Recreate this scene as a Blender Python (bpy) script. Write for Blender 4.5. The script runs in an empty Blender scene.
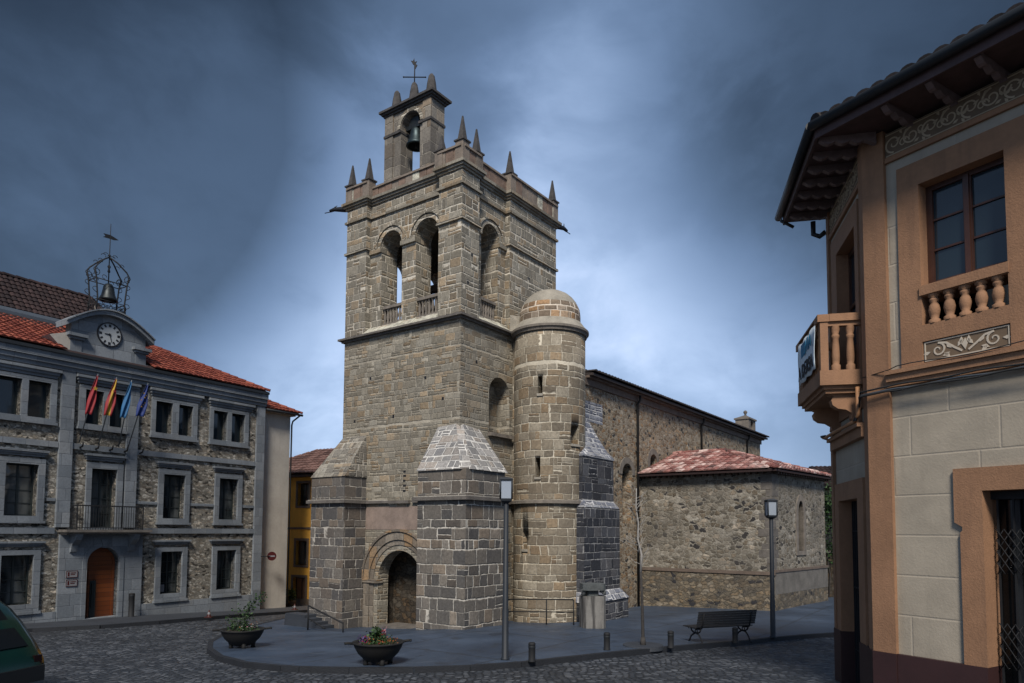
import bpy, bmesh, math, random
import numpy as np
from mathutils import Vector, Matrix, geometry

SC = bpy.context.scene
R_ = math.radians
random.seed(7)

# ------------------------------------------------------------------ camera
cam_d = bpy.data.cameras.new('camera'); cam = bpy.data.objects.new('camera', cam_d)
SC.collection.objects.link(cam); SC.camera = cam
PIT, ROL = R_(3.5343), R_(0.36658)
fwd = Vector((0, math.cos(PIT), math.sin(PIT))); rt = Vector((1, 0, 0)); up = Vector((0, -math.sin(PIT), math.cos(PIT)))
cr, sr = math.cos(ROL), math.sin(ROL)
RX = rt * cr + up * sr; UY = up * cr - rt * sr
M = Matrix((RX, UY, -fwd)).transposed().to_4x4(); M.translation = Vector((0, 0, 3.0))
cam.matrix_world = M
cam_d.sensor_width = 36; cam_d.lens = 703.18 / 1024 * 36
cam_d.shift_y = (486.355 - 341.5) / 1024
cam_d.clip_start = 0.1; cam_d.clip_end = 2000

# ------------------------------------------------------------------ light
SUN_EL, SUN_AZ = 46.0, 184.0      # azimuth clockwise from +Y (the view direction)
wd = bpy.data.worlds.new('World'); SC.world = wd; wd.use_nodes = True
SC.view_settings.view_transform = 'Standard'; SC.view_settings.look = 'None'
SC.view_settings.exposure = 1.68; SC.view_settings.gamma = 1.0; SC.view_settings.use_curve_mapping = False
sun_d = bpy.data.lights.new('sun', 'SUN'); sun_d.energy = 1.5; sun_d.angle = R_(14); sun_d.color = (1, .92, .82)
sun = bpy.data.objects.new('sun', sun_d); SC.collection.objects.link(sun)
sd = Vector((math.sin(R_(SUN_AZ)) * math.cos(R_(SUN_EL)), math.cos(R_(SUN_AZ)) * math.cos(R_(SUN_EL)), math.sin(R_(SUN_EL))))
sun.rotation_euler = sd.to_track_quat('Z', 'Y').to_euler()


class NT:
    """terse node helper"""
    def __init__(s, tree): s.t = tree; s.n = tree.nodes; s.l = tree.links
    def put(s, sock, v):
        if v is None: return
        if isinstance(v, bpy.types.NodeSocket): s.l.new(v, sock)
        elif isinstance(v, (tuple, list)) and sock.type == 'RGBA' and len(v) == 3: sock.default_value = (*v, 1)
        else: sock.default_value = v
    def node(s, kind, **kw):
        nd = s.n.new(kind)
        for k, v in kw.items(): setattr(nd, k, v)
        return nd
    def m(s, op, a, b=None, c=None, clamp=False):
        nd = s.n.new('ShaderNodeMath'); nd.operation = op; nd.use_clamp = clamp
        s.put(nd.inputs[0], a); s.put(nd.inputs[1], b)
        if c is not None: s.put(nd.inputs[2], c)
        return nd.outputs[0]
    def vm(s, op, a, b=None, sc=None):
        nd = s.n.new('ShaderNodeVectorMath'); nd.operation = op
        s.put(nd.inputs[0], a); s.put(nd.inputs[1], b)
        if sc is not None: s.put(nd.inputs['Scale'], sc)
        return nd.outputs['Value'] if op in ('DOT_PRODUCT', 'LENGTH', 'DISTANCE') else nd.outputs[0]
    def sep(s, v):
        nd = s.n.new('ShaderNodeSeparateXYZ'); s.put(nd.inputs[0], v); return nd.outputs
    def comb(s, x, y, z=0.0):
        nd = s.n.new('ShaderNodeCombineXYZ'); s.put(nd.inputs[0], x); s.put(nd.inputs[1], y); s.put(nd.inputs[2], z); return nd.outputs[0]
    def sm(s, x, a, b, lo=0.0, hi=1.0, kind='SMOOTHSTEP'):
        nd = s.n.new('ShaderNodeMapRange'); nd.interpolation_type = kind
        for i, v in enumerate((x, a, b, lo, hi)): s.put(nd.inputs[i], v)
        return nd.outputs[0]
    def noise(s, vec, scale, detail=4, rough=.55, dims='3D', w=None, lac=2.0):
        nd = s.n.new('ShaderNodeTexNoise'); nd.noise_dimensions = dims
        if vec is not None and dims != '1D': s.put(nd.inputs['Vector'], vec)
        if w is not None: s.put(nd.inputs['W'], w)
        s.put(nd.inputs['Scale'], scale); s.put(nd.inputs['Detail'], detail); s.put(nd.inputs['Roughness'], rough)
        return nd.outputs['Fac']
    def white(s, vec=None, w=None, dims='2D'):
        nd = s.n.new('ShaderNodeTexWhiteNoise'); nd.noise_dimensions = dims
        if vec is not None: s.put(nd.inputs['Vector'], vec)
        if w is not None: s.put(nd.inputs['W'], w)
        return nd.outputs['Value']
    def mix(s, f, a, b, kind='MIX'):
        nd = s.n.new('ShaderNodeMix'); nd.data_type = 'RGBA'; nd.blend_type = kind; nd.clamp_factor = True
        s.put(nd.inputs[0], f); s.put(nd.inputs[6], a); s.put(nd.inputs[7], b); return nd.outputs[2]
    def ramp(s, f, stops, interp='LINEAR'):
        nd = s.n.new('ShaderNodeValToRGB'); nd.color_ramp.interpolation = interp
        e = nd.color_ramp.elements
        while len(e) < len(stops): e.new(0.5)
        for i, (p, c) in enumerate(stops): e[i].position = p; e[i].color = (*c, 1)
        s.put(nd.inputs[0], f); return nd.outputs[0]
    def bump(s, h, dist=.02, strength=1.0, normal=None):
        nd = s.n.new('ShaderNodeBump'); s.put(nd.inputs['Height'], h); nd.inputs['Distance'].default_value = dist
        nd.inputs['Strength'].default_value = strength
        if normal is not None: s.put(nd.inputs['Normal'], normal)
        return nd.outputs[0]


# ---- overcast sky: Nishita sky with a deck of cloud in front of it
T = NT(wd.node_tree); T.n.clear()
out = T.node('ShaderNodeOutputWorld'); bg = T.node('ShaderNodeBackground'); T.l.new(bg.outputs[0], out.inputs[0])
sky = T.node('ShaderNodeTexSky', sky_type='NISHITA', sun_disc=False)
sky.sun_elevation = R_(SUN_EL); sky.sun_rotation = R_(SUN_AZ); sky.altitude = 900; sky.air_density = 1.2; sky.dust_density = 2.0; sky.ozone_density = 2.0
tc = T.node('ShaderNodeTexCoord')
d = T.vm('NORMALIZE', tc.outputs['Generated'])
dx, dy, dz = T.sep(d)
den = T.m('ADD', T.m('MAXIMUM', dz, 0.0), 0.32)
cp = T.comb(T.m('DIVIDE', dx, den), T.m('DIVIDE', dy, den), 0.0)
n0 = T.noise(T.vm('ADD', d, (3.1, 1.7, 0.4)), 2.2, 3, .5)
n3 = T.noise(T.vm('ADD', d, (8.1, 2.7, 5.4)), 2.6, 3, .5)
warp = T.vm('ADD', cp, T.comb(T.m('MULTIPLY', n0, .7), T.m('MULTIPLY', n0, -.5), 0.0))
dq = T.comb(T.m('MULTIPLY', dx, 1.0), T.m('MULTIPLY', dy, 1.0), T.m('MULTIPLY', dz, 1.5))
dq = T.vm('ADD', dq, T.comb(T.m('MULTIPLY', n0, .35), T.m('MULTIPLY', n3, .2), T.m('MULTIPLY', n3, .35)))
n1 = T.noise(dq, 3.2, 6, .52)
n2 = T.noise(T.vm('ADD', dq, (5.2, 9.1, 0)), 8.0, 8, .6)
cl = T.m('ADD', T.m('MULTIPLY', n1, .72), T.m('MULTIPLY', n2, .28))
def blob(px, py, wid, amp):
    v = (fwd + RX * ((px - 512) / 703.18) - UY * ((py - 486.355) / 703.18)).normalized()
    dt = T.m('ADD', T.vm('DOT_PRODUCT', d, tuple(v)), T.m('MULTIPLY', T.m('SUBTRACT', cl, .5), .09))
    return T.m('MULTIPLY', T.sm(dt, math.cos(R_(wid)) - .03, 1.0), amp)
base = T.ramp(dz, [(0.0, (.205, .205, .205)), (.20, (.22, .22, .22)), (.36, (.19, .19, .19)), (.50, (.15, .15, .15)), (.70, (.12, .12, .12)), (1.0, (.10, .10, .10))])
lum = T.sep(base)[0]
bank = blob(230, 245, 14, .21)          # thinner cloud, brighter
bank = T.m('ADD', bank, blob(700, 185, 13, .15))
bank = T.m('ADD', bank, blob(620, 300, 16, .03))
bank = T.m('MULTIPLY', bank, T.sm(cl, .38, .62, .75, 1.15))
dark = T.m('ADD', blob(-60, 90, 27, .72), blob(800, 90, 15, .32))   # heavy cloud, and falloff toward the upper corners put into the sky colour
dark = T.m('ADD', dark, blob(-30, -60, 36, .6))
dark = T.m('ADD', dark, blob(1100, 20, 32, .8))
dark = T.m('MULTIPLY', dark, T.sm(cl, .34, .64, .98, .78))
L = T.m('MULTIPLY', lum, T.sm(cl, .36, .64, .84, 1.13, 'LINEAR'))
L = T.m('ADD', L, bank)
L = T.m('MULTIPLY', L, T.m('SUBTRACT', 1.0, T.m('MINIMUM', dark, .85)))
# colour of the cloud goes from slate blue (thick) to pale violet grey (thin)
ccol = T.ramp(L, [(0.0, (.40, .69, 1.18)), (.12, (.51, .79, 1.32)), (.30, (.70, .92, 1.32)), (.5, (.91, .99, 1.22))])
cloud = T.vm('SCALE', ccol, sc=T.m('MULTIPLY', L, 10.0))
mixc = T.mix(T.sm(dz, -.05, .0, 1.0, .94), sky.outputs[0], cloud)
bg.inputs[1].default_value = 0.070
T.put(bg.inputs[0], mixc)

# ------------------------------------------------------------------ geometry helpers
class Fr:
    """a frame on a wall: s along it, z up, d out of it"""
    def __init__(s, O, S, N): s.O = Vector(O); s.S = Vector(S); s.N = Vector(N)
    def P(s, a, z, d=0.0): return s.O + s.S * a + s.N * d + Vector((0, 0, z))
    def off(s, ds, dd=0.0, dz=0.0): return Fr(s.O + s.S * ds + s.N * dd + Vector((0, 0, dz)), s.S, s.N)
def unit(deg): t = R_(deg); return Vector((math.sin(t), math.cos(t), 0))

def bez(a, b, c, n=8): return [a * (1 - t) ** 2 + b * 2 * t * (1 - t) + c * t * t for t in [i / n for i in range(n + 1)]]

class MB:
    def __init__(s): s.v = []; s.f = []; s.uv = {}; s.mi = []; s.cur = 0; s.smooth = set()
    def mat(s, i): s.cur = i; return s
    def face(s, pts, uv=None, smooth=False):
        i0 = len(s.v); s.v += [Vector(p) for p in pts]; s.f.append(tuple(range(i0, i0 + len(pts)))); s.mi.append(s.cur)
        if uv: s.uv[len(s.f) - 1] = uv
        if smooth: s.smooth.add(len(s.f) - 1)
    def solid(s, verts, faces, smooth=False):
        i0 = len(s.v); s.v += [Vector(p) for p in verts]
        for f in faces:
            s.f.append(tuple(i0 + k for k in f)); s.mi.append(s.cur)
            if smooth: s.smooth.add(len(s.f) - 1)
    def box(s, fr, s0, s1, z0, z1, d0, d1):
        P = fr.P
        s.solid([P(s0, z0, d0), P(s1, z0, d0), P(s1, z0, d1), P(s0, z0, d1), P(s0, z1, d0), P(s1, z1, d0), P(s1, z1, d1), P(s0, z1, d1)],
                [(0, 1, 2, 3), (4, 5, 6, 7), (0, 1, 5, 4), (1, 2, 6, 5), (2, 3, 7, 6), (3, 0, 4, 7)])
        return s
    def prism(s, fr, poly, d0, d1):
        """polygon (s,z) extruded along d; handles concave outlines"""
        n = len(poly); i0 = len(s.v)
        s.v += [fr.P(a, z, d0) for a, z in poly] + [fr.P(a, z, d1) for a, z in poly]
        tri = geometry.tessellate_polygon([[Vector((a, z, 0)) for a, z in poly]])
        for t in tri:
            s.f.append(tuple(i0 + k for k in t)); s.mi.append(s.cur)
            s.f.append(tuple(i0 + n + k for k in t)); s.mi.append(s.cur)
        for k in range(n):
            s.f.append((i0 + k, i0 + (k + 1) % n, i0 + n + (k + 1) % n, i0 + n + k)); s.mi.append(s.cur)
        return s
    def panel(s, fr, outer, holes, d0, d1):
        """wall plate with holes and their reveals"""
        loops = [outer] + holes; pts = [p for lp in loops for p in lp]; n = len(pts); i0 = len(s.v)
        s.v += [fr.P(a, z, d0) for a, z in pts] + [fr.P(a, z, d1) for a, z in pts]
        tri = geometry.tessellate_polygon([[Vector((a, z, 0)) for a, z in lp] for lp in loops])
        for t in tri:
            s.f.append(tuple(i0 + k for k in t)); s.mi.append(s.cur)
            s.f.append(tuple(i0 + n + k for k in t)); s.mi.append(s.cur)
        b = 0
        for lp in loops:
            m = len(lp)
            for k in range(m):
                x, y = b + k, b + (k + 1) % m
                s.f.append((i0 + x, i0 + y, i0 + n + y, i0 + n + x)); s.mi.append(s.cur)
            b += m
        return s
    def slab(s, outline, z0, z1):
        """horizontal polygon (world x,y) extruded in z"""
        n = len(outline); i0 = len(s.v)
        s.v += [Vector((p[0], p[1], z0)) for p in outline] + [Vector((p[0], p[1], z1)) for p in outline]
        tri = geometry.tessellate_polygon([[Vector((p[0], p[1], 0)) for p in outline]])
        for t in tri:
            s.f.append(tuple(i0 + k for k in t)); s.mi.append(s.cur)
            s.f.append(tuple(i0 + n + k for k in t)); s.mi.append(s.cur)
        for k in range(n):
            s.f.append((i0 + k, i0 + (k + 1) % n, i0 + n + (k + 1) % n, i0 + n + k)); s.mi.append(s.cur)
        return s
    def lathe(s, c, prof, n=32, smooth=True, a0=0.0, a1=2 * math.pi, sx=1.0):
        c = Vector(c); full = abs(a1 - a0 - 2 * math.pi) < 1e-6; m = n if full else n + 1
        i0 = len(s.v); run = 0; rr = max(r for r, z in prof)
        vs = [0.0]
        for k in range(1, len(prof)): vs.append(vs[-1] + math.hypot(prof[k][0] - prof[k - 1][0], prof[k][1] - prof[k - 1][1]))
        for r, z in prof:
            for k in range(m):
                t = a0 + (a1 - a0) * k / n
                s.v.append(c + Vector((math.cos(t) * r * sx, math.sin(t) * r, z)))
        for j in range(len(prof) - 1):
            for k in range(n):
                k2 = (k + 1) % m
                s.f.append((i0 + j * m + k, i0 + j * m + k2, i0 + (j + 1) * m + k2, i0 + (j + 1) * m + k)); s.mi.append(s.cur)
                ua, ub = (a1 - a0) * k / n * rr, (a1 - a0) * (k + 1) / n * rr
                va, vb = c.z + prof[0][1] + vs[j], c.z + prof[0][1] + vs[j + 1]
                s.uv[len(s.f) - 1] = [(ua, va), (ub, va), (ub, vb), (ua, vb)]
                if smooth: s.smooth.add(len(s.f) - 1)
        return s
    def tube(s, path, r, n=6, cap=True, r1=None):
        path = [Vector(p) for p in path]; i0 = len(s.v); L = len(path)
        tx = (path[1] - path[0]).normalized(); up = Vector((0, 0, 1)) if abs(tx.z) < .9 else Vector((1, 0, 0))
        for k, p in enumerate(path):
            t = (path[min(k + 1, L - 1)] - path[max(k - 1, 0)])
            if t.length < 1e-9: t = tx
            t.normalize(); a = t.cross(up)
            if a.length < 1e-4: a = t.cross(Vector((0, 1, 0)))
            a.normalize(); b = t.cross(a); up = a.cross(t) if False else up
            rad = r if r1 is None else r + (r1 - r) * k / (L - 1)
            for j in range(n):
                th = 2 * math.pi * j / n; s.v.append(p + a * math.cos(th) * rad + b * math.sin(th) * rad)
        for k in range(L - 1):
            for j in range(n):
                j2 = (j + 1) % n
                s.f.append((i0 + k * n + j, i0 + k * n + j2, i0 + (k + 1) * n + j2, i0 + (k + 1) * n + j)); s.mi.append(s.cur); s.smooth.add(len(s.f) - 1)
        if cap:
            s.f.append(tuple(i0 + j for j in range(n))); s.mi.append(s.cur)
            s.f.append(tuple(i0 + (L - 1) * n + j for j in range(n))); s.mi.append(s.cur)
        return s
    def ring(s, fr, sc, zc, r0, r1, d0, d1, t0=0.0, t1=math.pi, n=16):
        """arch ring (voussoirs as one piece)"""
        pts = [(sc + r1 * math.cos(t0 + (t1 - t0) * k / n), zc + r1 * math.sin(t0 + (t1 - t0) * k / n)) for k in range(n + 1)]
        pts += [(sc + r0 * math.cos(t1 - (t1 - t0) * k / n), zc + r0 * math.sin(t1 - (t1 - t0) * k / n)) for k in range(n + 1)]
        s.prism(fr, pts, d0, d1); return s
    def build(s, name, mats, parent=None, recalc=True, loc=None, wob=0.0):
        me = bpy.data.meshes.new(name)
        if parent is not None: o = parent['_org'] if '_org' in parent else (0, 0, 0)
        else: o = loc or (0, 0, 0)
        o = Vector(o)
        me.from_pydata([tuple(v - o) for v in s.v], [], s.f)
        if not isinstance(mats, (list, tuple)): mats = [mats]
        for m in mats: me.materials.append(MT(m) if isinstance(m, str) else m)
        me.polygons.foreach_set('material_index', s.mi)
        me.polygons.foreach_set('use_smooth', [i in s.smooth for i in range(len(s.f))])
        uvl = me.uv_layers.new(name='UVMap').data
        vs = s.v
        for p in me.polygons:
            cu = s.uv.get(p.index)
            if cu:
                for k, li in enumerate(p.loop_indices): uvl[li].uv = cu[k]
                continue
            n = p.normal
            if abs(n.z) > .93:
                for li, vi in zip(p.loop_indices, p.vertices): uvl[li].uv = (vs[vi].x, vs[vi].y)
            else:
                t = Vector((-n.y, n.x, 0)).normalized(); 
                if t.x < 0 or (abs(t.x) < 1e-3 and t.y < 0): t = -t
                b = n.cross(t); b = b if b.z > 0 else -b
                for li, vi in zip(p.loop_indices, p.vertices): uvl[li].uv = (vs[vi].dot(t), vs[vi].dot(b))
        if recalc:
            bm = bmesh.new(); bm.from_mesh(me); bmesh.ops.remove_doubles(bm, verts=bm.verts, dist=1e-5)
            bmesh.ops.recalc_face_normals(bm, faces=bm.faces); bm.to_mesh(me); bm.free()
        ob = bpy.data.objects.new(name, me); SC.collection.objects.link(ob)
        if parent is not None:
            ob.parent = parent
        else: ob.location = o
        ob['_org'] = tuple(o)
        return ob

def thing(name, label, cat, loc, rz=0.0, group=None, kind=None):
    o = bpy.data.objects.new(name, None); SC.collection.objects.link(o); o.location = loc; o.rotation_euler = (0, 0, rz)
    o.empty_display_size = .3
    o['label'] = label; o['category'] = cat
    if group: o['group'] = group
    if kind: o['kind'] = kind
    o['_org'] = tuple(loc) if rz == 0.0 else (0.0, 0.0, 0.0)
    return o
def tag(o, label, cat, group=None):
    o['label'] = label; o['category'] = cat
    if group: o['group'] = group
    return o
def dup(root, loc, rz, label, group=None):
    def cp(o, par):
        c = o.copy(); SC.collection.objects.link(c); c.parent = par
        for ch in list(o.children): cp(ch, c)
        return c
    r = cp(root, None); r.location = loc; r.rotation_euler = (0, 0, rz); r['label'] = label
    if group: r['group'] = group
    return r
def arch(s0, s1, z0, zs, n=14, rise=None):
    """opening outline: flat foot, round (or segmental) head springing at zs"""
    c = (s0 + s1) / 2; r = (s1 - s0) / 2; rz = r if rise is None else rise
    return [(s0, z0), (s1, z0)] + [(c + r * math.cos(math.pi * k / n), zs + rz * math.sin(math.pi * k / n)) for k in range(n + 1)]
def rect(s0, s1, z0, z1): return [(s0, z0), (s1, z0), (s1, z1), (s0, z1)]

# ------------------------------------------------------------------ materials
MATS = {}
def MT(n): return MATS[n]
def newmat(name):
    m = bpy.data.materials.new(name); m.use_nodes = True; MATS[name] = m
    t = NT(m.node_tree); b = m.node_tree.nodes['Principled BSDF']
    return m, t, b
def uvn(t):
    n = t.node('ShaderNodeUVMap'); n.uv_map = 'UVMap'; return n.outputs[0]
def objp(t): return t.node('ShaderNodeNewGeometry').outputs['Position']

def plain(name, col, rough=.6, metal=0.0, var=.25, nscale=3.0, bump=.0, spec=.4, streak=0.0, streakcol=(.05, .05, .05), bscale=40):
    m, t, b = newmat(name); P = objp(t)
    n = t.noise(P, nscale, 6, .6); n2 = t.noise(P, nscale * 9, 3, .6)
    f = t.m('ADD', t.m('MULTIPLY', n, .7), t.m('MULTIPLY', n2, .3))
    k = t.sm(f, .3, .7, 1 - var, 1 + var, 'LINEAR')
    c = t.vm('SCALE', tuple(col), sc=k)
    if streak:
        x, y, z = t.sep(P)
        st = t.noise(t.comb(t.m('MULTIPLY', x, 5.0), t.m('MULTIPLY', y, 5.0), t.m('MULTIPLY', z, .45)), 1.0, 5, .6)
        c = t.mix(t.m('MULTIPLY', t.sm(st, .48 - .08 * (streak == 1.0), .72 - .12 * (streak == 1.0)), streak), c, streakcol)
    t.put(b.inputs['Base Color'], c); b.inputs['Roughness'].default_value = rough; b.inputs['Metallic'].default_value = metal
    b.inputs['Specular IOR Level'].default_value = spec
    if bump: t.put(b.inputs['Normal'], t.bump(t.noise(P, bscale, 4, .6), bump))
    return m

def ashlar(name, bw, bh, stops, mortar, mw=.02, irregular=1.0, stain=None, stain_amt=.4, rough=.85, split=.28, bump=.02, mottle=.35, lichen=None, mvar=.35, warm=1.0):
    m, t, b = newmat(name); U = uvn(t); P = objp(t)
    u, v, _ = t.sep(U)
    wn = t.noise(P, 2.2, 3, .5); wn2 = t.noise(t.vm('ADD', P, (7, 3, 5)), 2.2, 3, .5)
    u = t.m('ADD', u, t.m('MULTIPLY', t.m('SUBTRACT', wn, .5), .10 * irregular))
    v = t.m('ADD', v, t.m('MULTIPLY', t.m('SUBTRACT', wn2, .5), .09 * irregular))
    vv = t.m('DIVIDE', v, bh)
    vv = t.m('ADD', vv, t.m('MULTIPLY', t.noise(None, .83, 1, .5, '1D', w=vv), 1.1 * irregular))
    row = t.m('FLOOR', vv); fv = t.m('FRACT', vv)
    r1 = t.white(w=row, dims='1D'); r2 = t.white(w=t.m('ADD', row, 31.7), dims='1D')
    bwr = t.m('MULTIPLY', bw, t.m('ADD', 1 - .3 * irregular, t.m('MULTIPLY', r1, .6 * irregular)))
    uu = t.m('ADD', t.m('DIVIDE', u, bwr), t.m('MULTIPLY', r2, 13.0))
    uu = t.m('ADD', uu, t.m('MULTIPLY', t.noise(None, .9, 1, .5, '1D', w=t.m('ADD', uu, t.m('MULTIPLY', row, 7.3))), 1.0 * irregular))
    col = t.m('FLOOR', uu); fu = t.m('FRACT', uu)
    h = t.white(t.comb(row, col)); sp = t.m('LESS_THAN', h, split)
    # some blocks are two thin courses
    v2 = t.m('FRACT', t.m('MULTIPLY', fv, 2.0)); sub = t.m('MULTIPLY', t.m('FLOOR', t.m('MULTIPLY', fv, 2.0)), sp)
    fvs = t.m('ADD', t.m('MULTIPLY', v2, sp), t.m('MULTIPLY', fv, t.m('SUBTRACT', 1.0, sp)))
    hh = t.m('MULTIPLY', bh * .9, t.m('SUBTRACT', 1.0, t.m('MULTIPLY', sp, .5)))
    # and some are two narrow stones
    h3 = t.white(t.comb(t.m('ADD', row, .5), col)); sq = t.m('LESS_THAN', h3, split * .7)
    u2 = t.m('FRACT', t.m('MULTIPLY', fu, 2.0)); subu = t.m('MULTIPLY', t.m('FLOOR', t.m('MULTIPLY', fu, 2.0)), sq)
    fus = t.m('ADD', t.m('MULTIPLY', u2, sq), t.m('MULTIPLY', fu, t.m('SUBTRACT', 1.0, sq)))
    ww = t.m('MULTIPLY', bwr, t.m('SUBTRACT', 1.0, t.m('MULTIPLY', sq, .5)))
    du = t.m('MULTIPLY', t.m('MINIMUM', fus, t.m('SUBTRACT', 1.0, fus)), ww)
    dv = t.m('MULTIPLY', t.m('MINIMUM', fvs, t.m('SUBTRACT', 1.0, fvs)), hh)
    e = t.m('SUBTRACT', t.m('MINIMUM', du, dv), t.m('MULTIPLY', t.m('SUBTRACT', t.noise(P, 9, 3, .6), .5), .045 * irregular))
    mask = t.sm(e, mw * .45, mw * 1.25)                # 1 on stone, 0 in the joint
    cid = t.comb(t.m('ADD', row, t.m('MULTIPLY', sub, .37)), t.m('ADD', col, t.m('MULTIPLY', subu, .41)))
    hc = t.white(cid); hc2 = t.white(t.vm('ADD', cid, (3.3, 9.1, 0)))
    fine = t.noise(P, 14, 5, .65); mid = t.noise(P, 3.2, 4, .6); big = t.noise(P, .55, 4, .6)
    fac = t.m('ADD', hc, t.m('MULTIPLY', t.m('SUBTRACT', mid, .5), .5), clamp=True)
    c = t.ramp(fac, stops)
    c = t.mix(t.m('MULTIPLY', t.sm(hc2, .62, .9), .8 * warm), c, t.vm('MULTIPLY', c, (1.35, 1.0, .66)))
    c = t.mix(t.m('MULTIPLY', t.sm(hc2, .35, .1), .6 * warm), c, t.vm('MULTIPLY', c, (.84, .88, .94)))
    c = t.vm('SCALE', c, sc=t.sm(fine, .28, .72, 1 - mottle, 1 + mottle, 'LINEAR'))
    if stain: c = t.mix(t.m('MULTIPLY', t.sm(big, .42, .68), stain_amt), c, stain)
    if lichen: c = t.mix(t.m('MULTIPLY', t.sm(t.noise(P, 5.5, 5, .7), .58, .72), .5), c, lichen)
    mc = t.vm('SCALE', tuple(mortar), sc=t.sm(t.noise(P, 1.3, 5, .65), .3, .7, 1 - mvar, 1 + mvar, 'LINEAR'))
    c = t.mix(mask, mc, c)
    t.put(b.inputs['Base Color'], c); b.inputs['Roughness'].default_value = rough; b.inputs['Specular IOR Level'].default_value = .25
    hgt = t.m('ADD', t.m('MULTIPLY', t.sm(e, 0.0, mw * 2.6), t.m('ADD', .6, t.m('MULTIPLY', hc2, .5))), t.m('MULTIPLY', fine, .45))
    t.put(b.inputs['Normal'], t.bump(hgt, bump))
    return m

def rubble(name, scale, stops, mortar, jw=.05, asp=1.5, stain=None, stain_amt=.4, rough=.9, bump=.03, flat=0.0, dark=None, mottle=.4, warm=1.0):
    m, t, b = newmat(name); U = uvn(t); P = objp(t)
    u, v, _ = t.sep(U)
    w1 = t.noise(P, 5.5, 5, .7); w2 = t.noise(t.vm('ADD', P, (9, 2, 4)), 5.5, 5, .7)
    q = t.comb(t.m('ADD', u, t.m('MULTIPLY', w1, .42)), t.m('MULTIPLY', t.m('ADD', v, t.m('MULTIPLY', w2, .26)), asp))
    vo = t.node('ShaderNodeTexVoronoi', voronoi_dimensions='2D', feature='F1'); t.put(vo.inputs['Vector'], q); vo.inputs['Scale'].default_value = scale; vo.inputs['Randomness'].default_value = .95
    ve = t.node('ShaderNodeTexVoronoi', voronoi_dimensions='2D', feature='DISTANCE_TO_EDGE'); t.put(ve.inputs['Vector'], q); ve.inputs['Scale'].default_value = scale; ve.inputs['Randomness'].default_value = .95
    cx, cy, cz = t.sep(vo.outputs['Color'])
    fine = t.noise(P, 15, 5, .7); mid = t.noise(P, 2.4, 4, .6); big = t.noise(P, .5, 4, .6)
    e = t.m('ADD', ve.outputs['Distance'], t.m('MULTIPLY', t.m('SUBTRACT', t.noise(P, 7, 5, .75), .5), .42))
    mask = t.sm(e, jw * .6, jw * 1.7)
    c = t.ramp(t.m('ADD', t.m('MULTIPLY', t.m('ADD', cx, .15), .8), t.m('MULTIPLY', t.m('SUBTRACT', mid, .5), .9), clamp=True), stops)
    c = t.mix(t.m('MULTIPLY', t.sm(cz, .6, .9), .6 * warm), c, t.vm('MULTIPLY', c, (1.35, .98, .62)))
    c = t.mix(t.sm(t.noise(P, 5.0, 6, .75), .55, .72), c, t.vm('SCALE', c, sc=.62))
    c = t.vm('SCALE', c, sc=t.sm(fine, .28, .72, 1 - mottle, 1 + mottle, 'LINEAR'))
    mc = t.vm('SCALE', tuple(mortar), sc=t.sm(t.noise(P, 2, 5, .6), .3, .7, .7, 1.3, 'LINEAR'))
    c = t.mix(mask, mc, c)
    if dark: c = t.mix(t.m('MULTIPLY', t.m('GREATER_THAN', cy, .925), mask), c, dark)
    if stain: c = t.mix(t.m('MULTIPLY', t.sm(big, .45, .66), stain_amt), c, stain)
    t.put(b.inputs['Base Color'], c); b.inputs['Roughness'].default_value = rough; b.inputs['Specular IOR Level'].default_value = .2
    hgt = t.m('ADD', t.m('MULTIPLY', t.sm(e, 0.0, jw * 3), t.m('ADD', .5, t.m('MULTIPLY', cz, .6))), t.m('MULTIPLY', fine, .5))
    t.put(b.inputs['Normal'], t.bump(hgt, bump))
    return m

def mat_tile(name, stops, mottle=.35, moss=None):
    m, t, b = newmat(name); U = uvn(t); P = objp(t)
    h = t.white(U); c = t.ramp(t.m('ADD', h, t.m('MULTIPLY', t.m('SUBTRACT', t.noise(P, 1.2, 4, .6), .5), .6), clamp=True), stops)
    c = t.vm('SCALE', c, sc=t.sm(t.noise(P, 18, 4, .7), .3, .7, 1 - mottle, 1 + mottle, 'LINEAR'))
    if moss: c = t.mix(t.m('MULTIPLY', t.sm(t.noise(P, 2.3, 5, .7), .52, .68), .6), c, moss)
    t.put(b.inputs['Base Color'], c); b.inputs['Roughness'].default_value = .8; b.inputs['Specular IOR Level'].default_value = .25
    return m

TWR = [(0, (.125, .112, .088)), (.35, (.165, .149, .118)), (.7, (.205, .187, .150)), (1, (.27, .247, .20))]
ashlar('tower_stone', .38, .20, TWR, (.29, .265, .215), .010, 1.0, (.155, .137, .110), .45, lichen=(.32, .31, .27), warm=.6)
ashlar('belfry_stone', .42, .27, TWR, (.46, .425, .355), .012, .9, (.13, .116, .096), .45, lichen=(.31, .30, .26), warm=.6)
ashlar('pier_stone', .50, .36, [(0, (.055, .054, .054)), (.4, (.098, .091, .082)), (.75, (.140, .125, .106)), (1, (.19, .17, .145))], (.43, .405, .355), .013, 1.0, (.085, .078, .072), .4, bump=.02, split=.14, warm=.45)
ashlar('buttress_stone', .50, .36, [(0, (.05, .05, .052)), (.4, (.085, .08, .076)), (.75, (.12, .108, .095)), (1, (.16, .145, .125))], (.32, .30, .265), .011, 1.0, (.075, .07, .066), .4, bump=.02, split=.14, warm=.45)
ashlar('cap_stone', .42, .27, [(0, (.14, .14, .145)), (.5, (.20, .195, .19)), (1, (.28, .27, .26))], (.50, .49, .46), .020, .8, (.15, .145, .13), .35, warm=.3, mvar=.5, bump=.03, split=.14)
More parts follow.
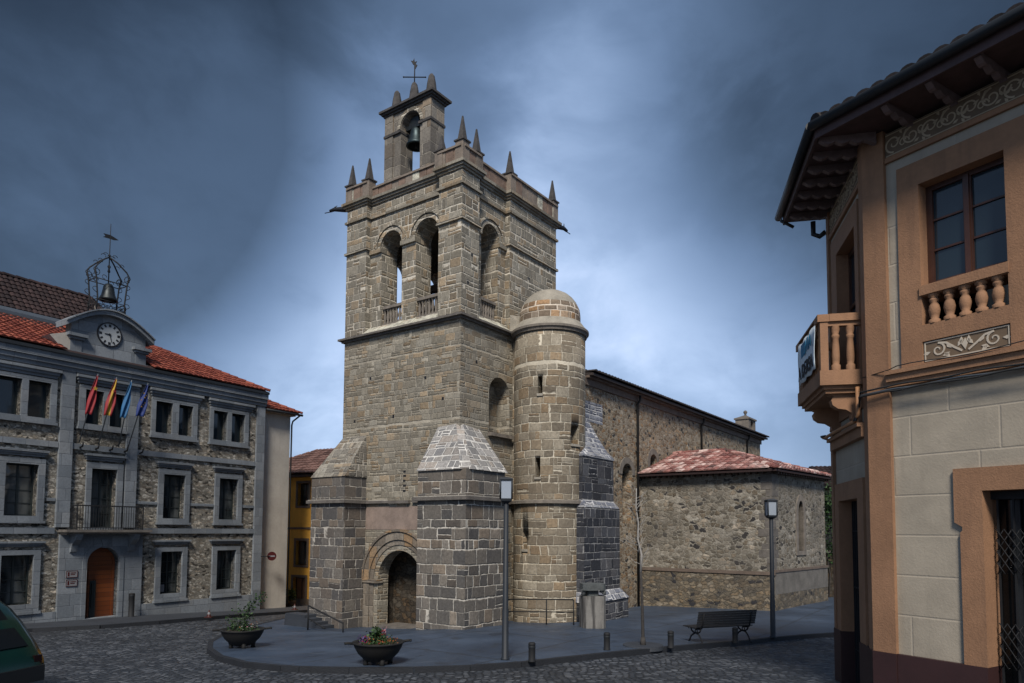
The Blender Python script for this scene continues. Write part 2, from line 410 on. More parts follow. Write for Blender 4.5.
ashlar('buttress_cap', .36, .22, [(0, (.10, .092, .080)), (.5, (.16, .147, .125)), (1, (.24, .225, .19))], (.30, .28, .24), .012, 1.0, None, bump=.03, warm=.5)
ashlar('turret_stone', .45, .30, [(0, (.115, .097, .073)), (.4, (.160, .136, .101)), (.75, (.205, .178, .135)), (1, (.27, .24, .188))], (.42, .385, .31), .012, 1.0, (.13, .105, .078), .5, bump=.02, lichen=(.26, .235, .195), split=.15, warm=.55)
ashlar('dark_stone', .46, .30, [(0, (.020, .022, .028)), (.5, (.042, .045, .054)), (1, (.08, .083, .092))], (.21, .21, .21), .011, 1.0, None, warm=.2, split=.12, bump=.02, mvar=.7)
ashlar('spire_stone', .34, .2, [(0, (.09, .10, .13)), (.5, (.15, .16, .19)), (1, (.24, .25, .27))], (.40, .40, .40), .018, 1.0, None, warm=.1, mvar=.5, bump=.03, split=.12)
ashlar('dome_stone', .42, .26, [(0, (.13, .10, .075)), (.5, (.18, .14, .10)), (1, (.26, .21, .16))], (.52, .46, .38), .020, .7, None, split=.05)
ashlar('gable_stone', .55, .42, [(0, (.10, .09, .078)), (.5, (.15, .134, .112)), (1, (.21, .19, .16))], (.26, .235, .195), .008, .7, (.09, .082, .072), .55, warm=.5, split=.05)
ashlar('cornice_stone', .62, .5, TWR, (.32, .29, .24), .010, .6, (.12, .108, .092), .4, lichen=(.30, .29, .25), warm=.5, split=0.0)
ashlar('portal_stone', .38, .42, [(0, (.11, .093, .075)), (.5, (.155, .132, .105)), (1, (.20, .175, .142))], (.20, .175, .145), .008, .5, (.12, .105, .088), .4, split=.1)
ashlar('granite', .75, .45, [(0, (.115, .132, .150)), (.5, (.145, .163, .182)), (1, (.18, .20, .22))], (.085, .094, .106), .007, .15, (.082, .094, .110), .5, split=.0, bump=.006, mottle=.18, mvar=.2, warm=.12)
rubble('nave_rubble', 4.6, [(0, (.07, .056, .045)), (.3, (.16, .118, .08)), (.6, (.225, .18, .13)), (1, (.36, .32, .26))], (.29, .26, .205), .075, 1.6, (.12, .095, .072), .3, dark=(.035, .034, .036))
rubble('annex_rubble', 4.2, [(0, (.06, .054, .045)), (.35, (.130, .115, .09)), (.7, (.20, .18, .148)), (1, (.33, .31, .27))], (.25, .232, .195), .08, 1.5, (.095, .088, .077), .5, bump=.02, warm=.35, dark=(.035, .033, .033))
rubble('annex_base', 4.0, [(0, (.05, .05, .05)), (.4, (.11, .096, .075)), (.7, (.165, .135, .095)), (1, (.23, .205, .165))], (.14, .125, .10), .06, 1.9, (.08, .07, .06), .4, warm=.35, dark=(.03, .03, .034))
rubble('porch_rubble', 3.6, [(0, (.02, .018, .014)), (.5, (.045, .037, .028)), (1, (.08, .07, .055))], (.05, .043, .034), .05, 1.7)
rubble('hall_rubble', 5.8, [(0, (.075, .072, .066)), (.3, (.16, .15, .13)), (.65, (.27, .255, .22)), (1, (.50, .48, .43))], (.16, .15, .13), .06, 2.2, (.08, .074, .062), .3, warm=.4, dark=(.03, .027, .024))
plain('plaster_pink', (.20, .155, .13), .9, var=.35, nscale=2.5, bump=.01)
plain('annex_plaster', (.125, .117, .105), .9, var=.4, nscale=2.2, bump=.02, streak=.3, streakcol=(.08, .075, .07))
plain('parapet_brown', (.165, .115, .088), .85, var=.45, nscale=3, bump=.012)
plain('parapet_stone', (.175, .145, .118), .85, var=.45, nscale=2.2, bump=.012, streak=.4, streakcol=(.08, .072, .065))
plain('stone_trim', (.155, .136, .115), .85, var=.4, nscale=4, bump=.012, streak=.5, streakcol=(.07, .065, .06))
plain('stone_dark_trim', (.105, .095, .085), .85, var=.45, nscale=4, bump=.012)
plain('white_mortar', (.33, .31, .27), .9, var=.3, nscale=4, bump=.02)
plain('lichen_sill', (.36, .35, .29), .95, var=.75, nscale=5, bump=.04, bscale=12)
plain('pinnacle_stone', (.050, .047, .046), .85, var=.5, nscale=6, bump=.012)
plain('dome_cap', (.26, .24, .20), .9, var=.3, nscale=3, bump=.02)
plain('brown_stone', (.115, .088, .07), .85, var=.35, nscale=3, bump=.012)
plain('iron', (.006, .007, .009), .75, .0, var=.3)
plain('iron_rust', (.006, .006, .006), .75, .0, var=.4)
plain('bronze', (.035, .05, .055), .45, .8, var=.4, nscale=8)
plain('bronze_dark', (.035, .04, .042), .5, .8, var=.4, nscale=8)
plain('beige_wall', (.34, .32, .285), .9, var=.16, nscale=1.2, bump=.01, streak=.25, streakcol=(.22, .205, .185))
plain('yellow_wall', (.72, .38, .06), .85, var=.15, nscale=1.5, bump=.006, streak=.2, streakcol=(.32, .17, .04))
plain('brown_surround', (.14, .105, .075), .85, var=.2)
plain('dark_wood', (.055, .03, .018), .55, var=.3)
plain('clock_white', (.30, .32, .33), .5, var=.06)
plain('clock_black', (.01, .01, .012), .5, var=.1)
plain('ochre_paint', (.24, .130, .072), .85, var=.2, nscale=1.6, bump=.006, streak=.35, streakcol=(.13, .073, .046))
plain('maroon_paint', (.030, .012, .012), .6, var=.2, nscale=2.0)
plain('white_relief', (.42, .37, .30), .8, var=.12)
plain('frieze_ground', (.125, .088, .056), .8, var=.15)
plain('relief_line', (.36, .29, .20), .8, var=.12)
plain('eave_wood', (.060, .036, .035), .65, var=.3, nscale=6)
plain('eave_light', (.115, .085, .085), .6, var=.3, nscale=6)
plain('gutter', (.014, .017, .020), .55, .1, var=.2)
plain('shutter_wood', (.05, .02, .012), .45, var=.3, nscale=5)
plain('muntin', (.016, .022, .022), .5, var=.2)
plain('cable', (.02, .02, .02), .6, var=.2)
plain('pipe_paint', (.30, .15, .07), .6, var=.15)
plain('flag_red', (.20, .010, .016), .7, var=.2)
plain('flag_yellow', (.34, .20, .02), .7, var=.2)
plain('flag_sky', (.012, .085, .20), .7, var=.2)
plain('flag_blue', (.006, .022, .12), .7, var=.2)
plain('pole_grey', (.10, .115, .13), .4, .5, var=.1)
plain('sign_red', (.05, .007, .007), .4, var=.1)
plain('sign_white', (.17, .17, .18), .4, var=.05)
plain('cone_red', (.04, .008, .007), .5, var=.1)
plain('banner_cloth', (.55, .62, .66), .8, var=.08)
plain('banner_blue', (.02, .16, .28), .8, var=.1)
plain('banner_black', (.012, .014, .02), .8, var=.1)
plain('bench_wood', (.015, .015, .016), .55, var=.35, nscale=9)
plain('lamp_metal', (.014, .018, .024), .6, .1, var=.15)
plain('bark', (.035, .032, .03), .9, var=.4, nscale=12, bump=.01)
plain('pale_bark', (.26, .25, .235), .9, var=.3, nscale=12)
plain('soil', (.03, .022, .015), .95, var=.4, nscale=12)
plain('monument_stone', (.17, .165, .155), .8, var=.25, nscale=3, bump=.01, streak=1.0, streakcol=(.045, .043, .042))
plain('monument_cap', (.07, .078, .08), .85, var=.4, nscale=6, bump=.015)
plain('car_green', (.002, .020, .014), .22, .35, var=.06, spec=.6)
plain('car_black', (.008, .009, .010), .4, var=.1)
plain('rubber', (.012, .012, .013), .8, var=.1)
plain('chrome', (.55, .56, .58), .15, 1.0, var=.03)
plain('lens_red', (.010, .003, .003), .2, var=.05)
for nm, c in (('leaf', (.03, .065, .018)), ('leaf_dark', (.013, .030, .011)), ('leaf_grey', (.03, .05, .026)), ('petal_red', (.24, .01, .02)), ('petal_orange', (.24, .08, .02)), ('petal_violet', (.08, .045, .14)), ('petal_white', (.3, .29, .28)), ('petal_pink', (.24, .12, .14))):
    plain(nm, c, .6, var=.35, nscale=8, spec=.3)
mat_tile('tile_orange', [(0, (.08, .018, .012)), (.5, (.15, .034, .021)), (1, (.23, .066, .040))], .25)
mat_tile('tile_pink', [(0, (.05, .035, .033)), (.3, (.19, .065, .055)), (.6, (.30, .14, .12)), (1, (.58, .46, .42))], .4, moss=(.11, .09, .085))
mat_tile('tile_brown', [(0, (.05, .028, .024)), (.5, (.10, .055, .045)), (1, (.17, .10, .085))], .35)
mat_tile('tile_old', [(0, (.012, .008, .009)), (.5, (.022, .013, .013)), (1, (.04, .024, .023))], .35)
mat_tile('tile_dark', [(0, (.02, .018, .018)), (.5, (.04, .034, .034)), (1, (.07, .055, .05))], .35)

# glass, dark with the sky on it
m, t, b = newmat('glass'); _p = objp(t); t.put(b.inputs['Base Color'], t.ramp(t.noise(t.vm('MULTIPLY', _p, (2.2, 2.2, .5)), 1.0, 2, .5), [(.40, (.008, .012, .014)), (.58, (.075, .082, .082))])); b.inputs['Roughness'].default_value = .06
t.put(b.inputs['Normal'], t.bump(t.noise(objp(t), 1.4, 2, .5), .012)); b.inputs['Specular IOR Level'].default_value = .6
m, t, b = newmat('glass_blue'); b.inputs['Base Color'].default_value = (.014, .024, .032, 1); b.inputs['Roughness'].default_value = .08
t.put(b.inputs['Normal'], t.bump(t.noise(objp(t), 1.1, 2, .5), .015)); b.inputs['Specular IOR Level'].default_value = .5
m, t, b = newmat('lamp_glass'); b.inputs['Base Color'].default_value = (.34, .39, .46, 1); b.inputs['Roughness'].default_value = .12
b.inputs['Transmission Weight'].default_value = .25
m, t, b = newmat('rail_glass'); b.inputs['Base Color'].default_value = (.09, .13, .13, 1); b.inputs['Roughness'].default_value = .15; b.inputs['Alpha'].default_value = .5

m, t, b = newmat('car_glass'); b.inputs['Base Color'].default_value = (.004, .005, .006, 1); b.inputs['Roughness'].default_value = .12; b.inputs['Specular IOR Level'].default_value = .25
# door wood: vertical planks
m, t, b = newmat('door_wood'); U = uvn(t); u, v, _ = t.sep(U)
f = t.m('FRACT', t.m('MULTIPLY', v, 5.5)); pl = t.white(w=t.m('FLOOR', t.m('MULTIPLY', v, 5.5)), dims='1D')
gr = t.noise(t.comb(t.m('MULTIPLY', u, 3), t.m('MULTIPLY', v, 40)), 1.0, 4, .6)
c = t.ramp(t.m('ADD', t.m('MULTIPLY', pl, .5), t.m('MULTIPLY', gr, .5)), [(0, (.07, .016, .003)), (1, (.17, .046, .010))])
c = t.mix(t.sm(t.m('MINIMUM', f, t.m('SUBTRACT', 1.0, f)), .02, .07), (.04, .012, .004), c)
t.put(b.inputs['Base Color'], c); b.inputs['Roughness'].default_value = .45

# painted ashlar of the corner house: big smooth blocks with raised joints
m, t, b = newmat('painted_block'); U = uvn(t); P = objp(t); u, v, _ = t.sep(U)
vz = t.m('DIVIDE', t.m('SUBTRACT', v, 1.205), .583); row = t.m('FLOOR', vz); fv = t.m('FRACT', vz)
uu = t.m('DIVIDE', t.m('ADD', u, t.m('MULTIPLY', t.white(w=row, dims='1D'), 1.7)), 1.18); fu = t.m('FRACT', uu)
e = t.m('MINIMUM', t.m('MULTIPLY', t.m('MINIMUM', fv, t.m('SUBTRACT', 1.0, fv)), .583), t.m('MULTIPLY', t.m('MINIMUM', fu, t.m('SUBTRACT', 1.0, fu)), 1.18))
c = t.vm('SCALE', (.30, .262, .205), sc=t.sm(t.noise(P, 2.2, 5, .6), .3, .7, .86, 1.12, 'LINEAR'))
st = t.noise(t.vm('MULTIPLY', P, (4.0, 4.0, .5)), 1.0, 5, .6)
c = t.mix(t.m('MULTIPLY', t.sm(st, .5, .75), .35), c, (.20, .175, .135))
c = t.mix(t.sm(e, .004, .012), (.32, .28, .222), c)
t.put(b.inputs['Base Color'], c); b.inputs['Roughness'].default_value = .8
t.put(b.inputs['Normal'], t.bump(t.m('ADD', t.sm(e, .0, .022), t.m('MULTIPLY', t.noise(P, 30, 4, .6), .8)), .0045))

# granite setts
def setts():
    m, t, b = newmat('setts'); U = objp(t); x, y, _ = t.sep(U)
    q = t.comb(t.m('ADD', x, t.m('MULTIPLY', t.noise(U, .8, 2, .5), .5)), t.m('ADD', t.m('MULTIPLY', y, 1.0), t.m('MULTIPLY', t.noise(t.vm('ADD', U, (4, 4, 0)), .8, 2, .5), .5)))
    vo = t.node('ShaderNodeTexVoronoi', voronoi_dimensions='2D', feature='F1'); t.put(vo.inputs['Vector'], q); vo.inputs['Scale'].default_value = 6.4; vo.inputs['Randomness'].default_value = .55
    ve = t.node('ShaderNodeTexVoronoi', voronoi_dimensions='2D', feature='DISTANCE_TO_EDGE'); t.put(ve.inputs['Vector'], q); ve.inputs['Scale'].default_value = 6.4; ve.inputs['Randomness'].default_value = .55
    cx, cy, cz = t.sep(vo.outputs['Color']); e = ve.outputs['Distance']
    big = t.noise(U, .35, 4, .6); fine = t.noise(U, 22, 4, .65)
    c = t.ramp(cx, [(0, (.014, .018, .024)), (.5, (.034, .040, .050)), (1, (.095, .104, .118))])
    c = t.vm('SCALE', c, sc=t.sm(big, .3, .7, .7, 1.3, 'LINEAR')); c = t.vm('SCALE', c, sc=t.sm(fine, .3, .7, .75, 1.25, 'LINEAR'))
    c = t.mix(t.sm(e, .03, .13), (.008, .010, .013), c)
    c = t.mix(t.m('MULTIPLY', t.sm(t.noise(t.vm('MULTIPLY', U, (1.0, .35, 1.0)), .9, 5, .65), .52, .68), .4), c, (.012, .014, .018))
    t.put(b.inputs['Base Color'], c); t.put(b.inputs['Roughness'], t.sm(cz, 0, 1, .42, .68, 'LINEAR')); b.inputs['Specular IOR Level'].default_value = .5
    t.put(b.inputs['Normal'], t.bump(t.m('ADD', t.sm(e, 0.0, .3), t.m('MULTIPLY', fine, .2)), .03))
setts()
# smooth dark paving of the church square
m, t, b = newmat('paving'); P = objp(t); x, y, _ = t.sep(P)
big = t.noise(P, .5, 5, .6); fine = t.noise(P, 26, 4, .65)
c = t.ramp(big, [(.25, (.018, .029, .050)), (.5, (.029, .045, .073)), (.75, (.048, .070, .108))])
c = t.vm('SCALE', c, sc=t.sm(fine, .3, .7, .85, 1.15, 'LINEAR'))
c = t.mix(t.m('MULTIPLY', t.sm(t.noise(P, 1.6, 5, .7), .57, .63), .55), c, (.014, .019, .027))
rxx = t.m('ADD', t.m('MULTIPLY', x, .585), t.m('MULTIPLY', y, .811)); ryy = t.m('SUBTRACT', t.m('MULTIPLY', y, .585), t.m('MULTIPLY', x, .811))
def jl(q, w):
    f = t.m('FRACT', t.m('DIVIDE', q, w)); return t.m('MULTIPLY', t.m('MINIMUM', f, t.m('SUBTRACT', 1.0, f)), w)
j = t.m('MINIMUM', jl(rxx, 3.2), jl(ryy, 3.2))
c = t.mix(t.sm(j, .010, .03), (.012, .015, .02), c)
c = t.mix(t.m('MULTIPLY', t.sm(t.noise(t.vm('MULTIPLY', P, (.8, 3.0, 1.0)), .7, 6, .7), .56, .70), .55), c, (.085, .105, .135))
c = t.mix(t.m('MULTIPLY', t.sm(t.noise(P, 7.0, 3, .6), .70, .74), .6), c, (.012, .015, .02))
t.put(b.inputs['Base Color'], c); t.put(b.inputs['Roughness'], t.sm(big, .3, .7, .42, .62, 'LINEAR'))
t.put(b.inputs['Normal'], t.bump(fine, .004))
plain('kerb', (.011, .013, .017), .7, var=.3, nscale=2, bump=.01)
plain('sidewalk_stone', (.026, .031, .040), .7, var=.3, nscale=1.5, bump=.006)
plain('earth', (.06, .055, .045), .95, var=.4, nscale=.3)

def tiles(mb, O, U, V, poly, w=.24, l=.42, h=.07, seed=1):
    """clay roof tiles: a half pipe per tile, laid up the slope inside poly (u,v)"""
    O = Vector(O); U = Vector(U).normalized(); V = Vector(V).normalized(); N = U.cross(V).normalized()
    if N.z < 0: N = -N
    rnd = random.Random(seed)
    us = [p[0] for p in poly]; vs = [p[1] for p in poly]
    def inside(x, y):
        c = False; n = len(poly)
        for i in range(n):
            x1, y1 = poly[i]; x2, y2 = poly[(i + 1) % n]
            if (y1 > y) != (y2 > y) and x < (x2 - x1) * (y - y1) / (y2 - y1) + x1: c = not c
        return c
    for i in range(int(min(us) / w) - 1, int(max(us) / w) + 2):
        for j in range(int(min(vs) / l) - 1, int(max(vs) / l) + 2):
            cu, cv = (i + .5) * w, (j + .5) * l
            if not inside(cu, cv): continue
            tl = rnd.uniform(-.012, .012); uvv = [(i * .731 + .13, j * .377 + .21)] * 4
            rows = []
            for (vv, hh, ww) in ((j * l - .03, .055, .56), ((j + 1) * l, .015, .47)):
                rows.append([O + U * (cu + tl + ww * w * math.cos(math.pi * (1 - k / 6))) + V * vv + N * (hh + h * math.sin(math.pi * k / 6)) for k in range(7)])
            for k in range(6): mb.face([rows[0][k], rows[0][k + 1], rows[1][k + 1], rows[1][k]], uv=uvv, smooth=False)
            mb.face([rows[0][0], rows[0][3], rows[0][6]], uv=[uvv[0]] * 3)
            mb.face([rows[0][0], rows[0][1], rows[0][2], rows[0][3]], uv=uvv); mb.face([rows[0][3], rows[0][4], rows[0][5], rows[0][6]], uv=uvv)
def ridge(mb, A, B, r=.11, l=.42, seed=3):
    """ridge tiles laid along a hip or ridge"""
    A, B = Vector(A), Vector(B); D = (B - A); n = max(1, int(D.length / l)); D /= n; dn = D.normalized(); S = dn.cross(Vector((0, 0, 1))).normalized(); N = S.cross(dn)
    rnd = random.Random(seed)
    for i in range(n):
        uvv = [(i * .613 + seed, seed * 1.7)] * 4
        r0, r1 = [], []
        for k in range(7):
            th = math.pi * k / 6
            r0.append(A + D * (i - .06) + S * math.cos(th) * r * 1.1 + N * (math.sin(th) * r + .05)); r1.append(A + D * (i + 1) + S * math.cos(th) * r * .95 + N * (math.sin(th) * r + .02))
        for k in range(6): mb.face([r0[k], r0[k + 1], r1[k + 1], r1[k]], uv=uvv)
        mb.face(r0, uv=[uvv[0]] * 7)

# ------------------------------------------------------------------ the ground (the square falls away to the back left)
GA = np.array([(0, 4, .55), (-9, 6, .35), (7, 7, .6), (5, 10.5, .42), (5.2, 13.2, .27), (12, 14, .2), (-20, 10, 0), (20, 5, .6), (0, -30, 2.5), (-40, -20, 1), (40, -20, 3),
  (-.11, 15.8, -.03), (7.56, 20.6, -.25), (-1.39, 21.17, -.02), (1.36, 23.6, -.19), (10.17, 27.46, -.19), (14.03, 31.63, -.18), (5.63, 30.74, -.36), (-17.25, 27.23, -.72), (-12.25, 35.07, -1.12),
  (-5.55, 23.61, -.52), (-3.95, 24.12, -.55), (-3.01, 22.34, -.3), (-30, 20, -.5), (-60, 40, -1.5), (-20, 60, -2), (0, 90, -2), (40, 60, -.6), (60, 100, -1), (-60, 110, -3), (60, 30, .2), (-12, 28, -.6), (30, 120, -1.5)], float)
def _phi(r): r = np.maximum(r, 1e-9); return r * r * np.log(r)
_n = len(GA); _D = np.hypot(GA[:, None, 0] - GA[None, :, 0], GA[:, None, 1] - GA[None, :, 1])
_P = np.c_[np.ones(_n), GA[:, :2]]
_w = np.linalg.solve(np.block([[_phi(_D) + np.eye(_n) * 2.0, _P], [_P.T, np.zeros((3, 3))]]), np.r_[GA[:, 2], 0, 0, 0])
def hz(x, y):
    x = max(-75, min(75, x)); y = max(-40, min(125, y))
    r = np.hypot(x - GA[:, 0], y - GA[:, 1]); return float(_phi(r) @ _w[:_n] + _w[_n] + _w[_n + 1] * x + _w[_n + 2] * y)

def sheet(name, xs, ys, f, mat):
    vs = [(x, y, f(x, y)) for y in ys for x in xs]; n = len(xs)
    fs = [(j * n + i, j * n + i + 1, (j + 1) * n + i + 1, (j + 1) * n + i) for j in range(len(ys) - 1) for i in range(n - 1)]
    me = bpy.data.meshes.new(name); me.from_pydata(vs, [], fs); me.materials.append(MT(mat)); me.polygons.foreach_set('use_smooth', [True] * len(fs))
    o = bpy.data.objects.new(name, me); SC.collection.objects.link(o); o['kind'] = 'structure'; return o
xs = [-700, -400, -200, -120, -80] + [x for x in range(-60, 61, 2)] + [80, 120, 200, 400, 700]
ys = [-200, -100, -60, -40] + [y for y in range(-30, 71, 2)] + [80, 90, 105, 125, 180, 300, 500, 900]
sheet('street', xs, ys, hz, 'setts')

def clip_poly(poly, x0, x1, y0, y1):
    def cl(p, ins, inter):
        o = []
        for i in range(len(p)):
            a, b = p[i], p[(i + 1) % len(p)]
            if ins(a):
                o.append(a)
                if not ins(b): o.append(inter(a, b))
            elif ins(b): o.append(inter(a, b))
        return o
    def ix(c): return lambda a, b: (c, a[1] + (b[1] - a[1]) * (c - a[0]) / (b[0] - a[0]))
    def iy(c): return lambda a, b: (a[0] + (b[0] - a[0]) * (c - a[1]) / (b[1] - a[1]), c)
    for ins, it in ((lambda p: p[0] >= x0, ix(x0)), (lambda p: p[0] <= x1, ix(x1)), (lambda p: p[1] >= y0, iy(y0)), (lambda p: p[1] <= y1, iy(y1))):
        if not poly: return []
        poly = cl(poly, ins, it)
    return poly
def paved(name, poly, mat, lift, kerb_mat=None, kerb_n=0, kerb_w=.11, cell=2.0):
    """raised paving over the falling ground, cut in cells so that it follows it; kerb stones along its first edges"""
    mb = MB(); X = [p[0] for p in poly]; Y = [p[1] for p in poly]
    x = math.floor(min(X) / cell) * cell
    while x < max(X):
        y = math.floor(min(Y) / cell) * cell
        while y < max(Y):
            q = clip_poly(poly, x, x + cell, y, y + cell)
            if len(q) > 2: mb.face([(p[0], p[1], hz(*p) + lift) for p in q])
            y += cell
        x += cell
    for i in range(len(poly)):
        a, b = poly[i], poly[(i + 1) % len(poly)]; L = math.hypot(b[0] - a[0], b[1] - a[1]); n = max(1, int(L / 1.0))
        for k in range(n):
            p = (a[0] + (b[0] - a[0]) * k / n, a[1] + (b[1] - a[1]) * k / n); q = (a[0] + (b[0] - a[0]) * (k + 1) / n, a[1] + (b[1] - a[1]) * (k + 1) / n)
            mb.face([(p[0], p[1], hz(*p) - .2), (q[0], q[1], hz(*q) - .2), (q[0], q[1], hz(*q) + lift), (p[0], p[1], hz(*p) + lift)])
    o = mb.build(name, mat, recalc=False); o['kind'] = 'structure'
    for p in o.data.polygons:
        if p.normal.z < -.5: p.flip()
    if kerb_n:
        kb = MB()
        for i in range(kerb_n):
            a, b = Vector(poly[i]), Vector(poly[i + 1]); L = (b - a).length; n = max(1, int(L / .9)); dr = (b - a).normalized(); nn = Vector((dr.y, -dr.x))
            for k in range(n):
                p = a + (b - a) * (k / n) + dr * .004; q = a + (b - a) * ((k + 1) / n) - dr * .004
                c = [p + nn * .03, q + nn * .03, q - nn * kerb_w, p - nn * kerb_w]
                top = [(w.x, w.y, hz(w.x, w.y) + lift + .006) for w in c]; bot = [(w.x, w.y, hz(w.x, w.y) - .15) for w in c]
                kb.solid(bot + top, [(4, 5, 6, 7), (0, 1, 5, 4), (1, 2, 6, 5), (2, 3, 7, 6), (3, 0, 4, 7)])
        k = kb.build(name + '_kerb', kerb_mat); k['kind'] = 'structure'
    return o
u_ = unit(35.77); v_ = unit(35.77 - 90); P0 = Vector((-1.7191, 22.7647, 0))
def W(a, b, z=0.0): return P0 + u_ * a + v_ * b + Vector((0, 0, z))
kp = [(22, 27.5), (14, 23.4), (10.04, 21.9), (8.76, 21.5), (7.66, 20.95), (5.7, 19.34), (3.99, 17.95), (2.87, 17.14), (1.59, 16.34), (.22, 15.57), (-.87, 15.14), (-2.02, 14.88), (-3.36, 14.85), (-4.44, 15.0), (-4.87, 15.13), (-5.87, 15.7), (-6.9, 16.8), (-7.8, 18.34), (-8.47, 19.97), (-8.98, 22.17), (-9.1, 25.74), (-8.9, 29), (-6, 33.5)]
kp = kp[::-1]
plaza = kp + [(24, 38), (26, 48), (10, 50), (0, 46)]
paved('church_square', plaza, 'paving', .12, 'kerb', len(kp) - 1)

# ------------------------------------------------------------------ THE CHURCH
church = thing('church', 'grey ashlar church with a tall bell tower, round stair turret and low tiled chapel', 'church', tuple(W(0, 0, -.02)))
FA = Fr(P0, v_, -u_)          # west face: s = b, out = -a
FB = Fr(P0, u_, -v_)          # south face: s = a, out = -b
FN = Fr(W(0, 5.68), u_, v_)   # north face
FE = Fr(W(5.85, 0), v_, u_)   # east face
TW, TD = 5.68, 5.85
BASE = -1.6
def off_poly(pts, o):
    n = len(pts); out_ = []
    ar = sum(pts[i][0] * pts[(i + 1) % n][1] - pts[(i + 1) % n][0] * pts[i][1] for i in range(n)); sg = 1 if ar > 0 else -1
    for i in range(n):
        p0, p1, p2 = [Vector(pts[(i + k) % n]) for k in (-1, 0, 1)]
        d1 = (p1 - p0).normalized(); d2 = (p2 - p1).normalized()
        n1 = Vector((d1.y, -d1.x)) * sg; n2 = Vector((d2.y, -d2.x)) * sg
        k = 1 + n1.dot(n2); out_.append(tuple(p1 + (n1 + n2) * (o / k)))
    return out_
def abslab(mb, pts, z0, z1, o=0.0):
    q = off_poly(pts, o) if o else pts
    mb.slab([tuple(W(a, b))[:2] for a, b in q], z0, z1)

# lower tower: a west wall pierced by the portal, a south wall with the tall window, two plain walls
mb = MB(); PC = 2.63
mb.panel(FA, rect(0, TW, BASE, 10.0), [arch(PC - 1.05, PC + 1.05, -.72, 1.22, 20)], -.5, 0)
mb.box(FA, 0.002, .9, BASE, 9.99, -1.3, -.5); mb.box(FA, 4.45, TW - .002, BASE, 9.99, -1.3, -.5)
mb.panel(FB, rect(1.3, TD, BASE, 10.0), [arch(1.55, 2.75, 6.3, 7.75, 14)], -.9, 0)
mb.box(FN, 1.3, TD, BASE, 10.0, -.9, 0)
mb.box(FE, .9, TW - .9, BASE, 10.0, -.9, -.002)
tower = mb.build('tower_shaft', 'tower_stone', church)
mb = MB(); mb.box(FB, 1.3, 3.2, 6.0, 8.7, -1.0, -.55); mb.build('blind_window', 'tower_stone', tower)
mb = MB(); mb.box(FB, 1.5, 2.8, 6.22, 6.34, -.5, .16); mb.solid([FB.P(1.5, 6.34, .16), FB.P(2.8, 6.34, .16), FB.P(2.8, 6.42, -.5), FB.P(1.5, 6.42, -.5), FB.P(1.5, 6.3, -.5), FB.P(2.8, 6.3, -.5)], [(0, 1, 2, 3), (0, 3, 4), (1, 2, 5), (0, 1, 5, 4), (2, 3, 4, 5)]); mb.build('window_sill', 'stone_trim', tower)
mb = MB(); mb.box(FB, 1.72, 1.98, 5.1, 5.62, -.2, .004); mb.build('slit_window', 'clock_black', tower)  # flat black box, its colour stands in for the shade inside the slit
mb = MB(); mb.box(FA, .9, 4.45, -1.2, 2.9, -1.5, -1.0); mb.box(FA, .9, 1.3, -1.2, 2.9, -1.0, -.5); mb.box(FA, 3.9, 4.45, -1.2, 2.9, -1.0, -.5); mb.box(FA, 1.3, 3.9, 2.5, 2.9, -1.0, -.5)
mb.build('porch_wall', 'porch_rubble', church)
mb = MB(); mb.box(FA, 1.6, 3.66, -1.0, -.36, -.98, -.02); mb.build('threshold', 'stone_dark_trim', church)
# portal: three stepped orders of arch on piers
po = MB()
for r0, r1, d in ((1.42, 1.70, .07), (1.24, 1.42, .02), (1.055, 1.24, -.035)):
    po.ring(FA, PC, 1.22, r0, r1, -.05 if d > 0 else -.3, d + .012, n=22)
    for sg in (-1, 1):
        s0, s1 = sorted((PC + sg * r0, PC + sg * r1)); po.box(FA, s0, s1, -1.2, 1.10, -.05 if d > 0 else -.3, d + .012)
po.box(FA, PC + 1.0, PC + 1.76, 1.10, 1.22, -.2, .12); po.box(FA, PC - 1.76, PC - 1.0, 1.10, 1.22, -.2, .12)
po.ring(FA, PC, 1.22, 1.70, 1.78, -.02, .13, n=22)
portal = po.build('portal', 'portal_stone', church)
mb = MB(); mb.box(FA, .9, 4.34, 2.98, 3.78, -.02, .012); mb.build('plaster_patch', 'plaster_pink', church)
# string course round the foot of the tower and the buttresses
sc_ = MB()
def string_box(mb, pts, z, h=.11, o=.13): abslab(mb, pts, z, z + h, o)
PIER = [(-1.1, .78), (-1.1, -1.2), (.88, -1.2), (.88, .2), (.1, .78)]
LBUT = [(-1.0, 4.36), (.2, 4.36), (.2, 6.15), (-1.0, 6.15)]
string_box(sc_, PIER, 3.90); string_box(sc_, LBUT, 3.90)
sc_.box(FA, .8, 2.0, 3.90, 4.0, -.05, .10); sc_.box(FA, 2.15, 3.1, 3.88, 3.98, -.05, .12); sc_.box(FA, 3.12, 4.34, 3.90, 3.99, -.05, .11)
sc_.box(FB, 1.05, 3.0, 3.90, 4.0, -.05, .1)
sc_.build('string_course', 'stone_dark_trim', church)
mm = MB(); abslab(mm, PIER, 4.01, 4.035, .09); abslab(mm, LBUT, 4.01, 4.03, .09); mm.box(FA, .9, 1.95, 4.0, 4.025, -.05, .06); mm.box(FA, 3.2, 4.2, 3.99, 4.02, -.05, .06); mm.build('mortar_fillet', 'white_mortar', church)
mb = MB()
for z in (4.28, 4.46, 4.63, 4.80, 4.95): mb.box(FA, 2.40 + random.uniform(-.02, .02), 2.52, z, z + .07, -.02, .004)
